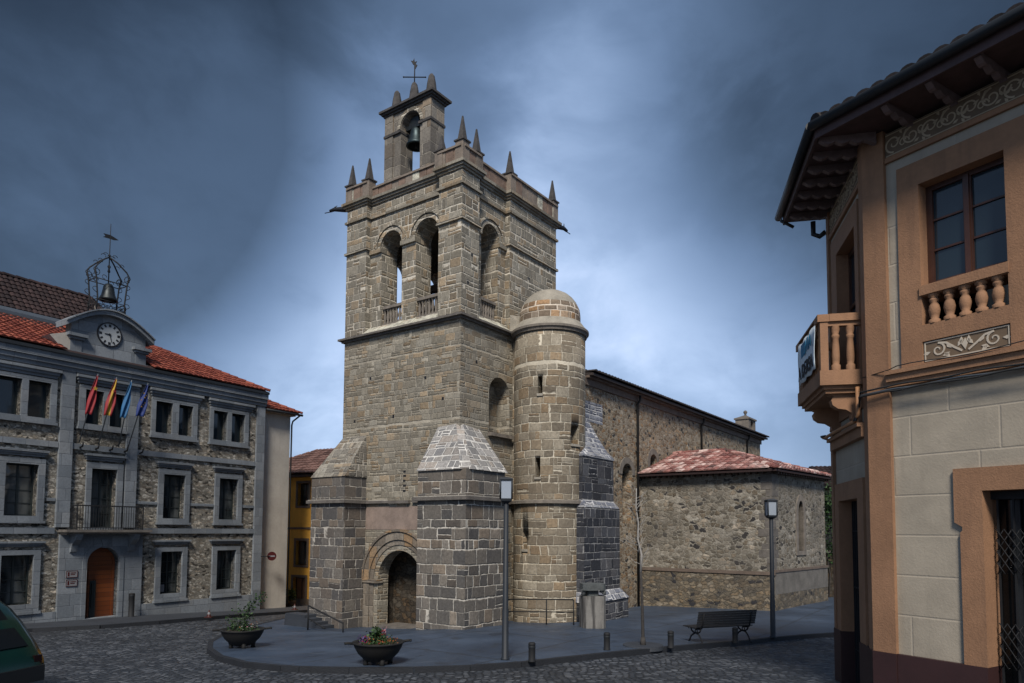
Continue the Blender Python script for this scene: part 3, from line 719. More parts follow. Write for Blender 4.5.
for fr, s, z in ((FA, 1.5, 8.1), (FA, 4.2, 8.4), (FA, 3.0, 6.9), (FA, .7, 7.3), (FB, .8, 8.6), (FB, 1.1, 5.4), (FA, 5.0, 6.9), (FB, 3.9, 12.4), (FB, 4.7, 11.7), (FB, .5, 12.2), (FB, .3, 11.2)): mb.box(fr, s, s + .09, z, z + .10, -.02, .004)
mb.build('putlog_hole', 'clock_black', tower)  # black boxes on the wall face, painted as the shade inside the holes
# corner pier with its hipped stone cap
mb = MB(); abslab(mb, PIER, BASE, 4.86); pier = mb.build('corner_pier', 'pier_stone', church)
cp_ = MB(); q = [W(-1.1, .80, 4.86), W(-1.1, -1.2, 4.86), W(.9, -1.2, 4.86), W(.9, .3, 4.86), W(.2, .8, 4.86)]
e_ = .06; lo = [W(-1.1 - e_, .80, 4.84), W(-1.1 - e_, -1.2 - e_, 4.84), W(.9 + e_, -1.2 - e_, 4.84), W(.9 + e_, .3, 4.84), W(.2, .8, 4.84)]
hi = [W(-.02, .92, 6.40), W(-.02, -.02, 6.46), W(1.02, -.02, 6.36), W(.9, .3, 6.36), W(.2, .9, 6.38)]
# the hip edge is blunted: an extra narrow face on the corner
md = [lo[1] + (lo[0] - lo[1]) * .12, lo[1] + (lo[2] - lo[1]) * .12]; mt = [hi[1] + (hi[0] - hi[1]) * .16, hi[1] + (hi[2] - hi[1]) * .16]
vs = [lo[0], md[0], md[1], lo[2], lo[3], lo[4], hi[0], mt[0], mt[1], hi[2], hi[3], hi[4]]
cp_.solid(vs, [(0, 1, 2, 3, 4, 5), (6, 7, 8, 9, 10, 11)] + [(k, (k + 1) % 6, 6 + (k + 1) % 6, 6 + k) for k in range(6)])
cp_.build('pier_cap', 'cap_stone', pier)
# left buttress with sloping top
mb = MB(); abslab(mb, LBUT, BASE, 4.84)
lb = mb.build('buttress', 'buttress_stone', church)
mb = MB(); L0 = [W(-1.04, 4.32, 4.84), W(-1.04, 6.19, 4.84), W(.2, 6.19, 4.84), W(.2, 4.32, 4.84)]; 
mb.solid(L0 + [W(-.02, 4.40, 6.38), W(-.02, 5.62, 6.38), W(.2, 5.62, 6.38), W(.2, 4.40, 6.38)], [(0, 1, 2, 3), (4, 5, 6, 7), (0, 1, 5, 4), (1, 2, 6, 5), (2, 3, 7, 6), (3, 0, 4, 7)])
mb.build('buttress_top', 'buttress_cap', lb)

# ledge between shaft and belfry
mb = MB(); RECT = [(0, 0), (TD, 0), (TD, TW), (0, TW)]
abslab(mb, RECT, 9.95, 10.02, .09); abslab(mb, RECT, 10.02, 10.09, .19)
mb.build('ledge', 'stone_dark_trim', church)
mb = MB()    # weathered sloping sills behind the ledge
for fr, a0, a1 in ((FA, 1.06, 4.58), (FB, .95, 2.70)):
    mb = MB()
    for k in range(12):
        s0 = a0 + (a1 - a0) * k / 12; s1 = a0 + (a1 - a0) * (k + 1) / 12; h = random.uniform(.24, .32)
        mb.solid([fr.P(s0, 10.10, .15 + random.uniform(-.05, .03)), fr.P(s1, 10.10, .15), fr.P(s1, 10.12 + h, -.24), fr.P(s0, 10.12 + h, -.24), fr.P(s0, 10.10, -.24), fr.P(s1, 10.10, -.24)], [(0, 1, 2, 3), (0, 3, 4), (1, 2, 5), (0, 1, 5, 4), (2, 3, 4, 5)])
    mb.build('weathered_sill', 'lichen_sill', church)

# belfry stage
mb = MB(); Z0, Z1, ZS, ZP = 10.1, 15.05, 13.28, 10.40
aw = lambda s0, s1: arch(s0, s1, ZP, ZS, 16)
mb.panel(FA, rect(.5, 5.3, Z0, Z1), [aw(2.96, 4.0), aw(1.20, 2.28)], -1.0, -.22)
mb.panel(FB, rect(1.0, 5.3, Z0, Z1), [aw(1.30, 2.28)], -1.0, -.22)
mb.panel(FN, rect(1.0, 5.3, Z0, Z1), [aw(1.97, 2.90), aw(3.86, 4.94)], -.72, -.05)
mb.box(FE, .7, 5.3, Z0, Z1, -.75, -.04)
# corner piers and the broad south-east wall
mb.box(FB, 0, .93, Z0, Z1, -1.03, 0); mb.box(FB, 2.72, TD, Z0, Z1, -1.02, 0); mb.box(FA, 4.60, TW, Z0, Z1, -1.02, 0); mb.box(FN, 4.96, TD, Z0, Z1, -.8, 0)
belfry = mb.build('belfry', 'belfry_stone', church)
mb = MB(); mb.box(FB, .6, 5.4, Z0 - .15, Z0 + .1, -5.2, -.6); mb.build('belfry_floor', 'stone_dark_trim', belfry)
for fr, s0, s1 in ((FA, 2.96, 4.0), (FA, 1.20, 2.28), (FB, 1.30, 2.28)):
    mb = MB(); c = (s0 + s1) / 2; r = (s1 - s0) / 2
    mb.ring(fr, c, ZS, r + .02, r + .17, -.26, -.15, n=18); mb.ring(fr, c, ZS, r + .19, r + .25, -.26, -.11, n=18)
    mb.build('arch_moulding', 'belfry_stone', belfry)
    mb = MB(); mb.box(fr, s0, s1, ZP + .62, ZP + .72, -.46, -.28); mb.box(fr, s0, s1, ZP, ZP + .07, -.46, -.28)
    n = 7
    for k in range(n):
        x = s0 + (s1 - s0) * (k + .5) / n; p = fr.P(x, ZP + .07, -.37)
        mb.lathe(p, [(.05, 0), (.055, .05), (.035, .12), (.06, .24), (.04, .38), (.033, .47), (.055, .51), (.055, .55)], 8)
    mb.build('balustrade', 'stone_trim', belfry)
# imposts and strings
mb = MB()
for pts in ([(0, 0), (.93, 0), (.93, 1.03), (0, 1.03)], [(0, 4.60), (1.0, 4.60), (1.0, TW), (0, TW)], [(2.72, 0), (TD, 0), (TD, 1.0), (2.72, 1.0)]):
    abslab(mb, pts, 13.31, 13.39, .07)
mb.box(FA, 2.26, 2.98, 13.14, 13.30, -.6, -.12); mb.box(FA, 3.98, 4.57, 13.14, 13.28, -.6, -.12); mb.box(FB, 2.26, 2.75, 13.14, 13.28, -.6, -.12)
mb.build('impost', 'cornice_stone', belfry)
OUT = [(0, 0), (.93, 0), (.93, -.22 + .44), (2.72, .22), (2.72, 0), (TD, 0), (TD, TW), (0, TW), (0, 4.60), (.22, 4.60), (.22, 1.03), (0, 1.03)]
mb = MB(); abslab(mb, OUT, 14.52, 14.60, .07); abslab(mb, OUT, 15.05, 15.13, .05); abslab(mb, OUT, 15.13, 15.21, .11); abslab(mb, OUT, 15.21, 15.31, .17)
mb.build('cornice', 'cornice_stone', church)
# parapet of upright slabs, higher over the corner piers
def para(mb, fr, s0, s1, z0, z1, d):
    n = max(1, round((s1 - s0) / .34)); w_ = (s1 - s0) / n
    for k in range(n):
        mb.mat(random.choice((0, 0, 1, 1, 2))); mb.box(fr, s0 + k * w_ + .012, s0 + (k + 1) * w_ - .012, z0, z1 - .07, d - .24, d + random.uniform(-.012, .012)); mb.mat(0)
    mb.box(fr, s0, s1, z1 - .07, z1, d - .27, d + .05)
    mb.mat(2); mb.box(fr, s0, s1, z0, z1 - .08, d - .22, d - .03); mb.mat(0)
mb = MB()
para(mb, FA, 0, 1.05, 15.32, 15.86, .06); para(mb, FA, 1.07, 4.5, 15.32, 15.70, -.14); para(mb, FA, 4.55, TW, 15.32, 15.90, .06)
para(mb, FB, .02, .92, 15.32, 15.86, .06); para(mb, FB, .95, 2.66, 15.32, 15.84, -.14); para(mb, FB, 2.68, TD, 15.32, 15.98, .06)
para(mb, FN, 0.1, TD, 15.32, 15.9, .05); para(mb, FE, 0.1, TW, 15.32, 15.98, .05)
mb.build('parapet', ['parapet_stone', 'parapet_brown', 'lichen_sill'], church)
mb = MB(); abslab(mb, RECT, 15.06, 15.30, -.4); mb.build('tower_roof', 'stone_dark_trim', church)
def spike(a, b, z, h, w=.17):
    mb = MB(); c = [(a - w, b - w), (a + w, b - w), (a + w, b + w), (a - w, b + w)]
    mb.mat(1); abslab(mb, c, 15.33, z, 0); mb.mat(0); abslab(mb, c, z, z + .05, .04)
    k = w * .72; top = W(a, b, z + h); base_ = [W(a + i * k, b + j * k, z + .05) for i, j in ((-1, -1), (1, -1), (1, 1), (-1, 1))]; tp = [W(a + i * .02, b + j * .02, z + h) for i, j in ((-1, -1), (1, -1), (1, 1), (-1, 1))]
    mb.solid(base_ + tp, [(0, 1, 2, 3), (4, 5, 6, 7), (0, 1, 5, 4), (1, 2, 6, 5), (2, 3, 7, 6), (3, 0, 4, 7)])
    mb.build('pinnacle', ['pinnacle_stone', 'parapet_stone'], church)
for a, b, z, h in ((.1, .1, 16.0, .92), (.85, .1, 15.9, .92), (.08, 1.0, 15.9, .62), (.1, 4.62, 15.95, .90), (.1, 5.55, 15.98, .88), (2.82, .1, 16.0, .92), (5.72, .1, 16.1, .92), (5.72, 5.55, 16.05, .9)): spike(a, b, z, h)
def gargoyle(p, d):
    mb = MB(); p = Vector(p); d = d.normalized(); s = d.cross(Vector((0, 0, 1)))
    mb.tube([p - d * .3, p + d * .15 + Vector((0, 0, .02)), p + d * .4 + Vector((0, 0, .05)), p + d * .6 + Vector((0, 0, .07)), p + d * .78 + Vector((0, 0, .03))], .13, 8, r1=.055)
    mb.tube([p + d * .58 + Vector((0, 0, .14)), p + d * .5 + s * .06 + Vector((0, 0, .24))], .03, 5, r1=.01); mb.tube([p + d * .2 + Vector((0, 0, .12)), p + d * .1 + Vector((0, 0, .22)), p - d * .05 + Vector((0, 0, .16))], .05, 5)
    mb.tube([p + d * .7, p + d * 1.0 + Vector((0, 0, -.02))], .018, 5)
    mb.build('gargoyle', 'clock_black', church)
gargoyle(W(.1, TW + .1, 15.2), v_ - u_ * .35); gargoyle(W(TD + .1, .1, 15.25), u_ - v_ * .1)

# bell gable on the west parapet
GF = Fr(W(.22, 0), v_, -u_)
mb = MB(); mb.panel(GF, rect(1.66, 3.88, 15.3, 18.2), [arch(2.17, 3.12, 15.75, 17.55, 16)], -.62, 0)
for s0, s1 in ((1.63, 2.02), (3.5, 3.92)): mb.box(GF, s0, s1, 15.3, 18.2, -.68, .045)
gable = mb.build('bell_gable', 'gable_stone', church)
mb = MB()
for s0, s1 in ((1.60, 2.20), (3.1, 3.95)): mb.box(GF, s0, s1, 17.40, 17.49, -.71, .075)
GP = [(.19, 1.61), (.91, 1.61), (.91, 3.93), (.19, 3.93)]
abslab(mb, GP, 18.2, 18.27, .04); abslab(mb, GP, 18.27, 18.34, .10); abslab(mb, GP, 18.34, 18.42, .17); mb.build('gable_cornice', 'pinnacle_stone', gable)
mb = MB(); mb.ring(GF, 2.645, 17.55, .5, .64, -.02, .035, n=16); mb.build('arch_moulding', 'belfry_stone', gable)
for b, w in ((1.84, .25), (2.68, .25), (3.56, .25)):
    mb = MB(); mb.lathe(W(.42, b, 18.40), [(w * .9, 0), (w, .03), (w, .10), (w * .7, .14), (w * .78, .2), (w * .64, .5), (w * .44, .76), (w * .2, .84), (0, .86)], 8, smooth=False); mb.build('finial', 'pinnacle_stone', gable)
mb = MB(); c = W(.42, 2.68)
mb.tube([c + Vector((0, 0, 19.15)), c + Vector((0, 0, 20.0))], .022, 6); mb.tube([c + Vector((-.38, 0, 19.45)), c + Vector((.38, 0, 19.45))], .02, 6)
for q in (.4, -.4): mb.lathe(c + Vector((q, 0, 19.41)), [(0, 0), (.035, .04), (0, .08)], 6)
mb.prism(Fr(c, Vector((1, 0, 0)), Vector((0, -1, 0))), [(.02, 19.75), (.10, 19.9), (.03, 19.95), (.08, 20.05), (.0, 20.02), (-.02, 20.16), (-.07, 20.05), (-.14, 20.07), (-.06, 19.93), (-.02, 19.9)], -.015, .015)
mb.build('cross', 'iron', gable)
def bell(mb, c, r, h): mb.lathe(c, [(r * .82, 0.0), (r, .0), (r * .93, h * .12), (r * .74, h * .3), (r * .62, h * .6), (r * .55, h * .82), (r * .36, h * .96), (0, h)], 24)
mb = MB(); bell(mb, W(.52, 2.64, 16.86), .37, .72); be = mb.build('bell', 'bronze', gable)
mb = MB(); mb.prism(Fr(W(.52, 2.64, 17.5), v_, -u_), [(-.42, .02), (.42, .02), (.42, .14), (.25, .2), (.17, .42), (-.17, .42), (-.25, .2), (-.42, .14)], -.12, .12); mb.build('bell_yoke', 'bronze_dark', be)
mb = MB(); mb.tube([W(.52, 2.64, 17.4), W(.52, 2.64, 16.8)], .03, 6, r1=.05); mb.build('bell_clapper', 'iron', be)
# large bells behind the belfry openings
for b in (3.75,):
    mb = MB(); bell(mb, W(2.4, b, 11.3), .42, .85); be = mb.build('bell', 'bronze_dark', belfry)
    mb = MB(); mb.box(Fr(W(2.4, b), v_, -u_), -.8, .8, 12.15, 12.4, -.12, .12); mb.build('bell_yoke', 'dark_wood', be)

# stair turret
TC = W(3.55, -1.2)
mb = MB(); prof = [(1.27, BASE)] + [(1.27, BASE + (9.86 - BASE) * k / 8) for k in range(1, 9)]
mb.lathe(TC, [(0, BASE)] + prof + [(0, 9.86)], 64)
cut = MB()
def slit(px_ang, z0, z1, w=.15):
    c = TC + Vector((math.cos(px_ang), math.sin(px_ang), 0)) * 1.26; d = (c - TC).normalized(); s = Vector((-d.y, d.x, 0)); fr = Fr(c, s, d)
    return fr, (-w / 2, w / 2, z0, z1)
SL = [(-1.885, 7.65, 8.25, .15), (-.86, 5.95, 6.6, .36), (-1.94, 4.8, 5.45, .17), (-2.33, 2.35, 2.95, .20)]
for a, z0, z1, w_ in SL:
    fr, r = slit(a, z0, z1, w_); cut.box(fr, *r, -.55, .4)
tur = mb.build('stair_turret', ['turret_stone', 'turret_stone'], church)
cu = cut.build('cut', 'turret_stone', church)
mod = tur.modifiers.new('b', 'BOOLEAN'); mod.operation = 'DIFFERENCE'; mod.solver = 'EXACT'; mod.object = cu
dg = bpy.context.evaluated_depsgraph_get(); nm = bpy.data.meshes.new_from_object(tur.evaluated_get(dg)); tur.modifiers.clear(); tur.data = nm; nm.name = 'stair_turret'
bpy.data.objects.remove(cu)
for a, z0, z1, w_ in SL:
    fr, r = slit(a, z0, z1, w_); f_ = MB(); f_.box(fr, r[0] + .002, r[1] - .002, z0 + .002, z1 - .002, -.53, -.5); f_.build('slit_window', 'brown_surround' if w_ > .3 else 'clock_black', tur)
    f_ = MB(); f_.box(fr, -w_ / 2 - .03, w_ / 2 + .03, z0 - .09, z0 - .005, -.1, .05); f_.build('slit_sill', 'dome_cap', tur)
mb = MB(); mb.lathe(TC, [(1.2, 3.9), (1.38, 3.9), (1.38, 4.0), (1.26, 4.03)], 48, smooth=False); mb.build('string_course', 'stone_trim', tur)
mb = MB(); mb.lathe(TC, [(1.2, 9.86), (1.33, 9.86), (1.35, 9.93), (1.40, 9.97), (1.40, 10.05), (1.2, 10.05)], 48, smooth=False); mb.build('turret_cornice', 'stone_trim', tur)
mb = MB(); mb.lathe(TC, [(1.39, 10.05), (1.27, 10.18), (1.14, 10.36), (1.08, 10.38)], 48); mb.build('dome_skirt', 'dome_cap', tur)
mb = MB(); mb.lathe(TC, [(1.10, 10.3), (1.10, 10.62), (1.07, 10.86), (1.02, 10.98)], 40); dm = mb.build('dome', 'dome_stone', tur)
mb = MB(); mb.lathe(TC, [(1.02, 10.98), (.95, 11.12), (.83, 11.28), (.66, 11.43), (.45, 11.54), (.22, 11.6), (0, 11.62)], 40); mb.build('dome_crown', 'dome_cap', dm)
# link wall between tower and turret
mb = MB(); mb.box(FB, 2.95, 4.15, BASE, 9.86, 0.002, 1.2); mb.build('link_wall', 'turret_stone', church)
mb = MB(); mb.solid([W(2.75, -.002, 10.1), W(3.6, -.002, 10.1), W(3.6, -.002, 10.9), W(2.75, -.002, 10.75), W(2.85, -.5, 10.1), W(3.5, -.5, 10.1)], [(0, 1, 2, 3), (0, 3, 4), (1, 2, 5), (2, 3, 4, 5), (0, 1, 5, 4)]); mb.build('lead_flashing', 'dome_cap', tur)

# nave
NB = -1.3
FW = Fr(W(0, NB), u_, -v_)
mb = MB()
mb.panel(FW, rect(5.86, 28.5, BASE, 8.86), [arch(9.0, 9.92, 3.3, 5.36, 12), arch(11.75, 12.45, 5.2, 6.1, 12)], -.8, 0)
mb.box(Fr(W(28.5, NB), v_, u_), .001, 8.5, BASE, 8.86, -.8, 0); mb.box(Fr(W(5.86, 7.2), u_, v_), 0, 22.6, BASE, 8.86, -.8, 0)
mb.box(Fr(W(5.86, 0), v_, -u_), -.5, 7.0, BASE, 8.86, -.6, -.01)
nave = mb.build('nave_wall', 'nave_rubble', church)
mb = MB(); mb.box(FW, 8.8, 10.1, 2.5, 6.2, -.86, -.45); mb.build('blind_window', 'annex_plaster', nave)
mb = MB(); mb.box(FW, 11.6, 12.6, 5.0, 6.7, -.9, -.5); mb.build('window_glass', 'glass', nave)
mb = MB(); mb.ring(FW, 12.1, 6.1, .37, .62, -.02, .03, n=14); mb.box(FW, 11.5, 11.73, 5.2, 6.1, -.02, .03); mb.box(FW, 12.47, 12.7, 5.2, 6.1, -.02, .03); mb.ring(FW, 9.46, 5.36, .48, .74, -.02, .03, n=14); mb.build('window_surround', 'stone_trim', nave)
mb = MB(); mb.box(FW, 5.86, 28.6, 8.60, 8.86, .002, .07); mb.box(FW, 5.86, 28.7, 8.86, 8.95, -.8, .22); mb.build('nave_cornice', 'brown_stone', nave)
mb = MB(); A_ = [W(5.86, NB - .38, 8.92), W(28.9, NB - .38, 8.92), W(28.9, 2.9, 9.5), W(5.86, 2.9, 9.5)]; mb.solid(A_ + [p + Vector((0, 0, .1)) for p in A_], [(0, 1, 2, 3), (4, 5, 6, 7), (0, 1, 5, 4), (1, 2, 6, 5), (2, 3, 7, 6), (3, 0, 4, 7)])
B_ = [W(5.86, 7.5, 8.92), W(28.9, 7.5, 8.92), W(28.9, 2.9, 9.5), W(5.86, 2.9, 9.5)]; mb.solid(B_ + [p + Vector((0, 0, .1)) for p in B_], [(0, 1, 2, 3), (4, 5, 6, 7), (0, 1, 5, 4), (1, 2, 6, 5), (2, 3, 7, 6), (3, 0, 4, 7)])
mb.build('nave_roof', 'tile_dark', church)
mb = MB(); tiles(mb, W(5.86, NB - .42, 9.03), u_, (W(0, 2.9, 9.6) - W(0, NB - .42, 9.03)), [(0, 0), (23.1, 0), (23.1, .9), (0, .9)], .26, .45, .08, 5); mb.build('eave_tiles', 'tile_dark', nave)
for a, zb in ((10.36, -.4), (17.96, 6.6), (25.6, 7.2)):
    mb = MB(); mb.tube([FW.P(a, 8.86, .2), FW.P(a, 8.66, .2), FW.P(a, 8.5, .08), FW.P(a, zb, .08)], .055, 8)
    for z in (8.2, 6.4, 4.6, 2.6): 
        if z > zb: mb.box(FW, a - .08, a + .08, z, z + .05, 0, .1)
    mb.build('drainpipe', 'iron_rust', nave)
# patched square opening above the spire of the dark buttress
mb = MB(); mb.box(FW, 5.9, 7.3, 7.2, 8.0, -.02, .006); mb.build('blocked_opening', 'spire_stone', nave)
# small bell cote on the east gable
c0 = Fr(W(26.7, -1.15), u_, -v_)
mb = MB(); 
for s0 in (0, 1.05): mb.box(c0, s0, s0 + .33, 8.9, 10.05, -.85, 0)
mb.panel(c0.off(0, -.02), rect(.3, 1.08, 8.9, 10.05), [arch(.42, .96, 9.15, 9.72, 10)], -.8, 0); 
ww_ = Fr(W(26.7, -1.15), v_, -u_)
mb.box(c0, -.06, 1.44, 10.05, 10.15, -.92, .07)
cote = mb.build('bell_cote', 'stone_trim', church)
mb = MB(); b4 = [c0.P(-.02, 10.15, .03), c0.P(1.4, 10.15, .03), c0.P(1.4, 10.15, -.88), c0.P(-.02, 10.15, -.88)]; ap = c0.P(.69, 10.42, -.42); mb.solid(b4 + [ap], [(0, 1, 2, 3), (0, 1, 4), (1, 2, 4), (2, 3, 4), (3, 0, 4)]); mb.lathe(c0.P(.69, 10.36, -.42), [(.08, 0), (.06, .1), (.13, .2), (.11, .3), (0, .36)], 10); mb.build('cote_roof', 'stone_dark_trim', cote)
mb = MB(); bell(mb, c0.P(.69, 9.25, -.4), .16, .34); mb.build('bell', 'bronze_dark', cote)

# dark buttress between turret and chapel
DB = [(3.32, -1.29), (3.32, -2.75), (5.93, -2.75), (5.93, -1.29)]
mb = MB(); abslab(mb, DB, BASE, 3.80); abslab(mb, [(3.32, -1.29), (3.32, -2.95), (6.22, -2.95), (6.22, -1.29)], BASE, .55); db = mb.build('buttress', 'dark_stone', church)
mb = MB(); i_ = [(3.46, -1.29), (3.46, -2.6), (5.74, -2.6), (5.74, -1.29)]
mb.solid([W(a, b, 3.80) for a, b in DB] + [W(a, b, 4.05) for a, b in i_], [(0, 1, 2, 3), (4, 5, 6, 7), (0, 1, 5, 4), (1, 2, 6, 5), (2, 3, 7, 6), (3, 0, 4, 7)])
mb.solid([W(a, b, .55) for a, b in [(3.28, -1.29), (3.28, -2.99), (6.26, -2.99), (6.26, -1.29)]] + [W(a, b, .9) for a, b in DB], [(0, 1, 2, 3), (4, 5, 6, 7), (0, 1, 5, 4), (1, 2, 6, 5), (2, 3, 7, 6), (3, 0, 4, 7)])
mb.build('weathering', 'spire_stone', db)
mb = MB(); abslab(mb, i_, 4.05, 5.60); mb.build('buttress_upper', 'dark_stone', db)
mb = MB(); prof = [(0.0, 5.62, 1.16), (.35, 5.86, .90), (.6, 6.14, .70), (.8, 6.5, .46), (1.0, 7.05, .14)]
cx_ = 4.6
def lay(z, hw, dep): f_ = (1 - hw / 1.16) * .62; return [W(cx_ + f_ - hw, -1.29, z), W(cx_ + f_ - hw, -1.29 - dep, z), W(cx_ + f_ + hw, -1.29 - dep, z), W(cx_ + f_ + hw, -1.29, z)]
vv = []
for _, z, k in prof: vv += lay(z, k, .42 + .92 * k / 1.16)
vv += lay(5.56, 1.15, 1.33)
fs = []
for j in range(4):
    for k in range(3): fs.append((j * 4 + k, j * 4 + k + 1, (j + 1) * 4 + k + 1, (j + 1) * 4 + k))
    fs.append((j * 4 + 3, j * 4, (j + 1) * 4, (j + 1) * 4 + 3))
fs += [(16, 17, 18, 19), (20, 21, 22, 23), (20, 21, 1, 0), (21, 22, 2, 1), (22, 23, 3, 2), (23, 20, 0, 3)]
mb.solid(vv, fs); mb.build('stone_spire', 'spire_stone', db)

# chapel with the tiled hipped roof
d43 = unit(43.0); Bc = W(10.76, -6.9); Cc = Bc + d43 * 5.75
rel = Cc - P0; Ca, Cb = rel.dot(u_), rel.dot(v_)
AX = [(10.76, -1.32), (10.76, -6.9), (Ca, Cb), (18.2, -1.32)]
FX = Fr(W(10.76, 0), v_, -u_); nX = unit(43 + 90); FD = Fr(Bc, d43, nX)
mb = MB(); mb.box(FX, -6.9, -1.3, 1.42, 5.34, -.6, 0); mb.panel(FD, rect(.0, 5.75, 1.42, 5.34), [arch(2.55, 3.15, 2.2, 3.7, 10, rise=.6)], -.6, 0)
mb.slab([tuple(W(a, b))[:2] for a, b in ((16.0, -7.4), (Ca - .01, Cb + .02), (18.2, -1.32), (17.4, -1.32))], 1.42, 5.34)
chap = mb.build('chapel_wall', 'annex_rubble', church)
mb = MB(); mb.box(FX, -6.94, -1.3, BASE, 1.30, -.6, .03); mb.build('chapel_base', 'annex_base', church)
mb = MB(); mb.box(FD, .04, 5.80, .55, 1.40, -.55, .06); mb.build('plastered_base', 'annex_plaster', church)
mb = MB(); mb.box(FD, .04, 5.80, BASE, .56, -.55, .055); mb.build('chapel_base', 'annex_base', church)
mb = MB(); mb.box(FX, -6.98, -1.3, 1.30, 1.43, -.5, .07); mb.box(FD, .05, 5.84, 1.40, 1.5, -.5, .09); mb.build('string_course', 'brown_stone', church)
mb = MB(); rq = random.Random(4); z = 1.5
while z < 5.2:
    h = rq.uniform(.22, .34); w1, w2 = rq.uniform(.2, .62), rq.uniform(.2, .6)
    mb.box(FX, -6.912, -6.9 + w1, z, z + h - .03, -.3, .008); mb.box(FD, -.012, w2, z, z + h - .03, -.3, .008); z += h
mb.build('quoins', 'dark_stone' if False else 'stone_dark_trim', church)
mb = MB(); ar = arch(2.55, 3.15, 2.2, 3.7, 10, rise=.6); ao = arch(2.33, 3.37, 2.02, 3.7, 10, rise=.86)
mb.panel(FD, ao, [ar], -.3, .04); wf = mb.build('lancet_window', 'stone_trim', chap)
mb = MB(); mb.box(FD, 2.5, 3.2, 2.1, 4.4, -.5, -.42); mb.build('window_glass', 'glass', wf)
mb = MB(); mb.box(FX, -7.05, -1.31, 5.34, 5.42, -.5, .16); mb.box(FD, -.1, 5.9, 5.34, 5.42, -.5, .16)
for k in range(22): x = -6.9 + k * .255; mb.box(FX, x, x + .09, 5.26, 5.35, .0, .24)
for k in range(22): x = .05 + k * .262; mb.box(FD, x, x + .09, 5.26, 5.35, .0, .24)
mb.build('chapel_eave', 'dark_wood', church)
eA, eB = W(10.36, -1.31, 5.42), W(10.36, -7.18, 5.42); eC = Cc + d43 * .35 + nX * .36 + Vector((0, 0, 5.42)); eD = W(18.7, -1.31, 5.42)
rN, rT = W(14.4, -1.31, 6.66), W(14.4, -3.85, 6.66)
mb = MB()
mb.face([eA, eB, rT, rN]); mb.face([eB, eC, rT]); mb.face([eC, eD, rN, rT]); 
dn = Vector((0, 0, -.09))
mb.face([eA + dn, eB + dn, rT + dn, rN + dn]); mb.face([eB + dn, eC + dn, rT + dn]); mb.face([eC + dn, eD + dn, rN + dn, rT + dn])
mb.face([eA, eB, eB + dn, eA + dn]); mb.face([eB, eC, eC + dn, eB + dn]); mb.face([eC, eD, eD + dn, eC + dn])
crf = mb.build('chapel_roof', 'tile_old', church)
mb = MB()
def slope(mb, O, E, pts, seed, w=.235, l=.40):
    O = Vector(O); U = (Vector(E) - O).normalized(); n = None
    for p in pts:
        q = Vector(p) - O
        if q.cross(U).length > .5: n = q; break
    V = (n - U * n.dot(U)).normalized()
    poly = [((Vector(p) - O).dot(U), (Vector(p) - O).dot(V)) for p in [O, E] + pts]
    tiles(mb, O, U, V, poly, w, l, .075, seed)
slope(mb, eB, eA, [rN, rT], 2, .29, .46); slope(mb, eB, eC, [rT], 3, .29, .46); slope(mb, eC, eD, [rN, rT], 4)
ridge(mb, eB, rT, .12, .4); ridge(mb, rT, rN, .12, .4); ridge(mb, eC, rT, .12, .4); mb.build('roof_tiles', 'tile_pink', crf)

# ------------------------------------------------------------------ TOWN HALL (left)
OL = Vector((-17.254, 27.228, 0)); sL = unit(32.46); nL = unit(122.46)
FL = Fr(OL, sL, nL)
hall = thing('town_hall', 'three storey rubble stone building with blue grey granite trim, clock pediment and orange roof', 'building', (OL.x, OL.y, -.7))
S0, S1, ZB = -6.6, 8.98, -2.0
holes = []; wins = []
def win(s0, s1, z0, z1, kind): holes.append(rect(s0, s1, z0, z1)); wins.append((s0, s1, z0, z1, kind))
for a, b in ((3.40, 4.16), (4.45, 5.13), (6.18, 6.92), (7.14, 7.88), (.50, 1.20), (1.46, 2.26), (-1.53, -.76), (-2.5, -1.75), (-4.4, -3.65), (-5.36, -4.62)): win(a, b, 7.10, 8.46, 'up')
for a, b in ((3.87, 4.88), (6.60, 7.60), (-2.14, -1.06), (-5.0, -3.95)): win(a, b, 3.40, 5.32, 'mid')
win(.86, 1.86, 2.97, 5.34, 'mid')
for a, b in ((3.87, 4.86), (6.58, 7.60), (-2.14, -1.08), (-5.0, -3.95)): win(a, b, .14, 1.96, 'low')
dr = arch(.80, 2.08, -.86, 1.56, 18)
mb = MB(); mb.panel(FL, rect(S0, S1, ZB, 9.2), holes + [dr], -.45, 0)
wall = mb.build('wall', 'hall_rubble', hall)
mb = MB(); mb.box(FL, S1 - .45, S1, ZB, 9.2, -9, -.451); mb.box(FL, S0, S0 + .45, ZB, 9.2, -9, -.451); mb.box(FL, S0, S1, ZB, 9.2, -9.4, -9.001); mb.build('side_wall', 'beige_wall', hall)
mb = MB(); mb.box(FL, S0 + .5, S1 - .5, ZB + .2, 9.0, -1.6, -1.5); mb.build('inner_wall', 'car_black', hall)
# granite: plinth, bands, pilasters, quoin
mb = MB()
for a, b in ((S0, -.24), (3.04, S1 - .40)): mb.box(FL, a, b, ZB, -.22, -.1, .09)
for a, b in ((S0, -.42), (2.64, S1 - .42)): mb.box(FL, a, b, 2.74, 2.97, -.05, .10); mb.box(FL, a, b, 6.04, 6.26, -.05, .09)
for a, b in ((.08, 2.18),): mb.box(FL, a, b, 6.04, 6.26, -.05, .09)
for a, b in ((2.64, 3.62), (5.14, 6.34), (7.86, 8.54), (-.72, -.42), (-3.7, -2.4)): mb.box(FL, a, b, 3.98, 4.1, -.05, .06)
for a, b in ((-.40, .08), (2.18, 2.64)): mb.box(FL, a, b, 2.99, 9.05, -.05, .13)
mb.box(FL, S1 - .42, S1 + .04, ZB, 9.05, -.3, .11); mb.box(FL, S0 - .04, S0 + .42, ZB, 9.05, -.3, .11)
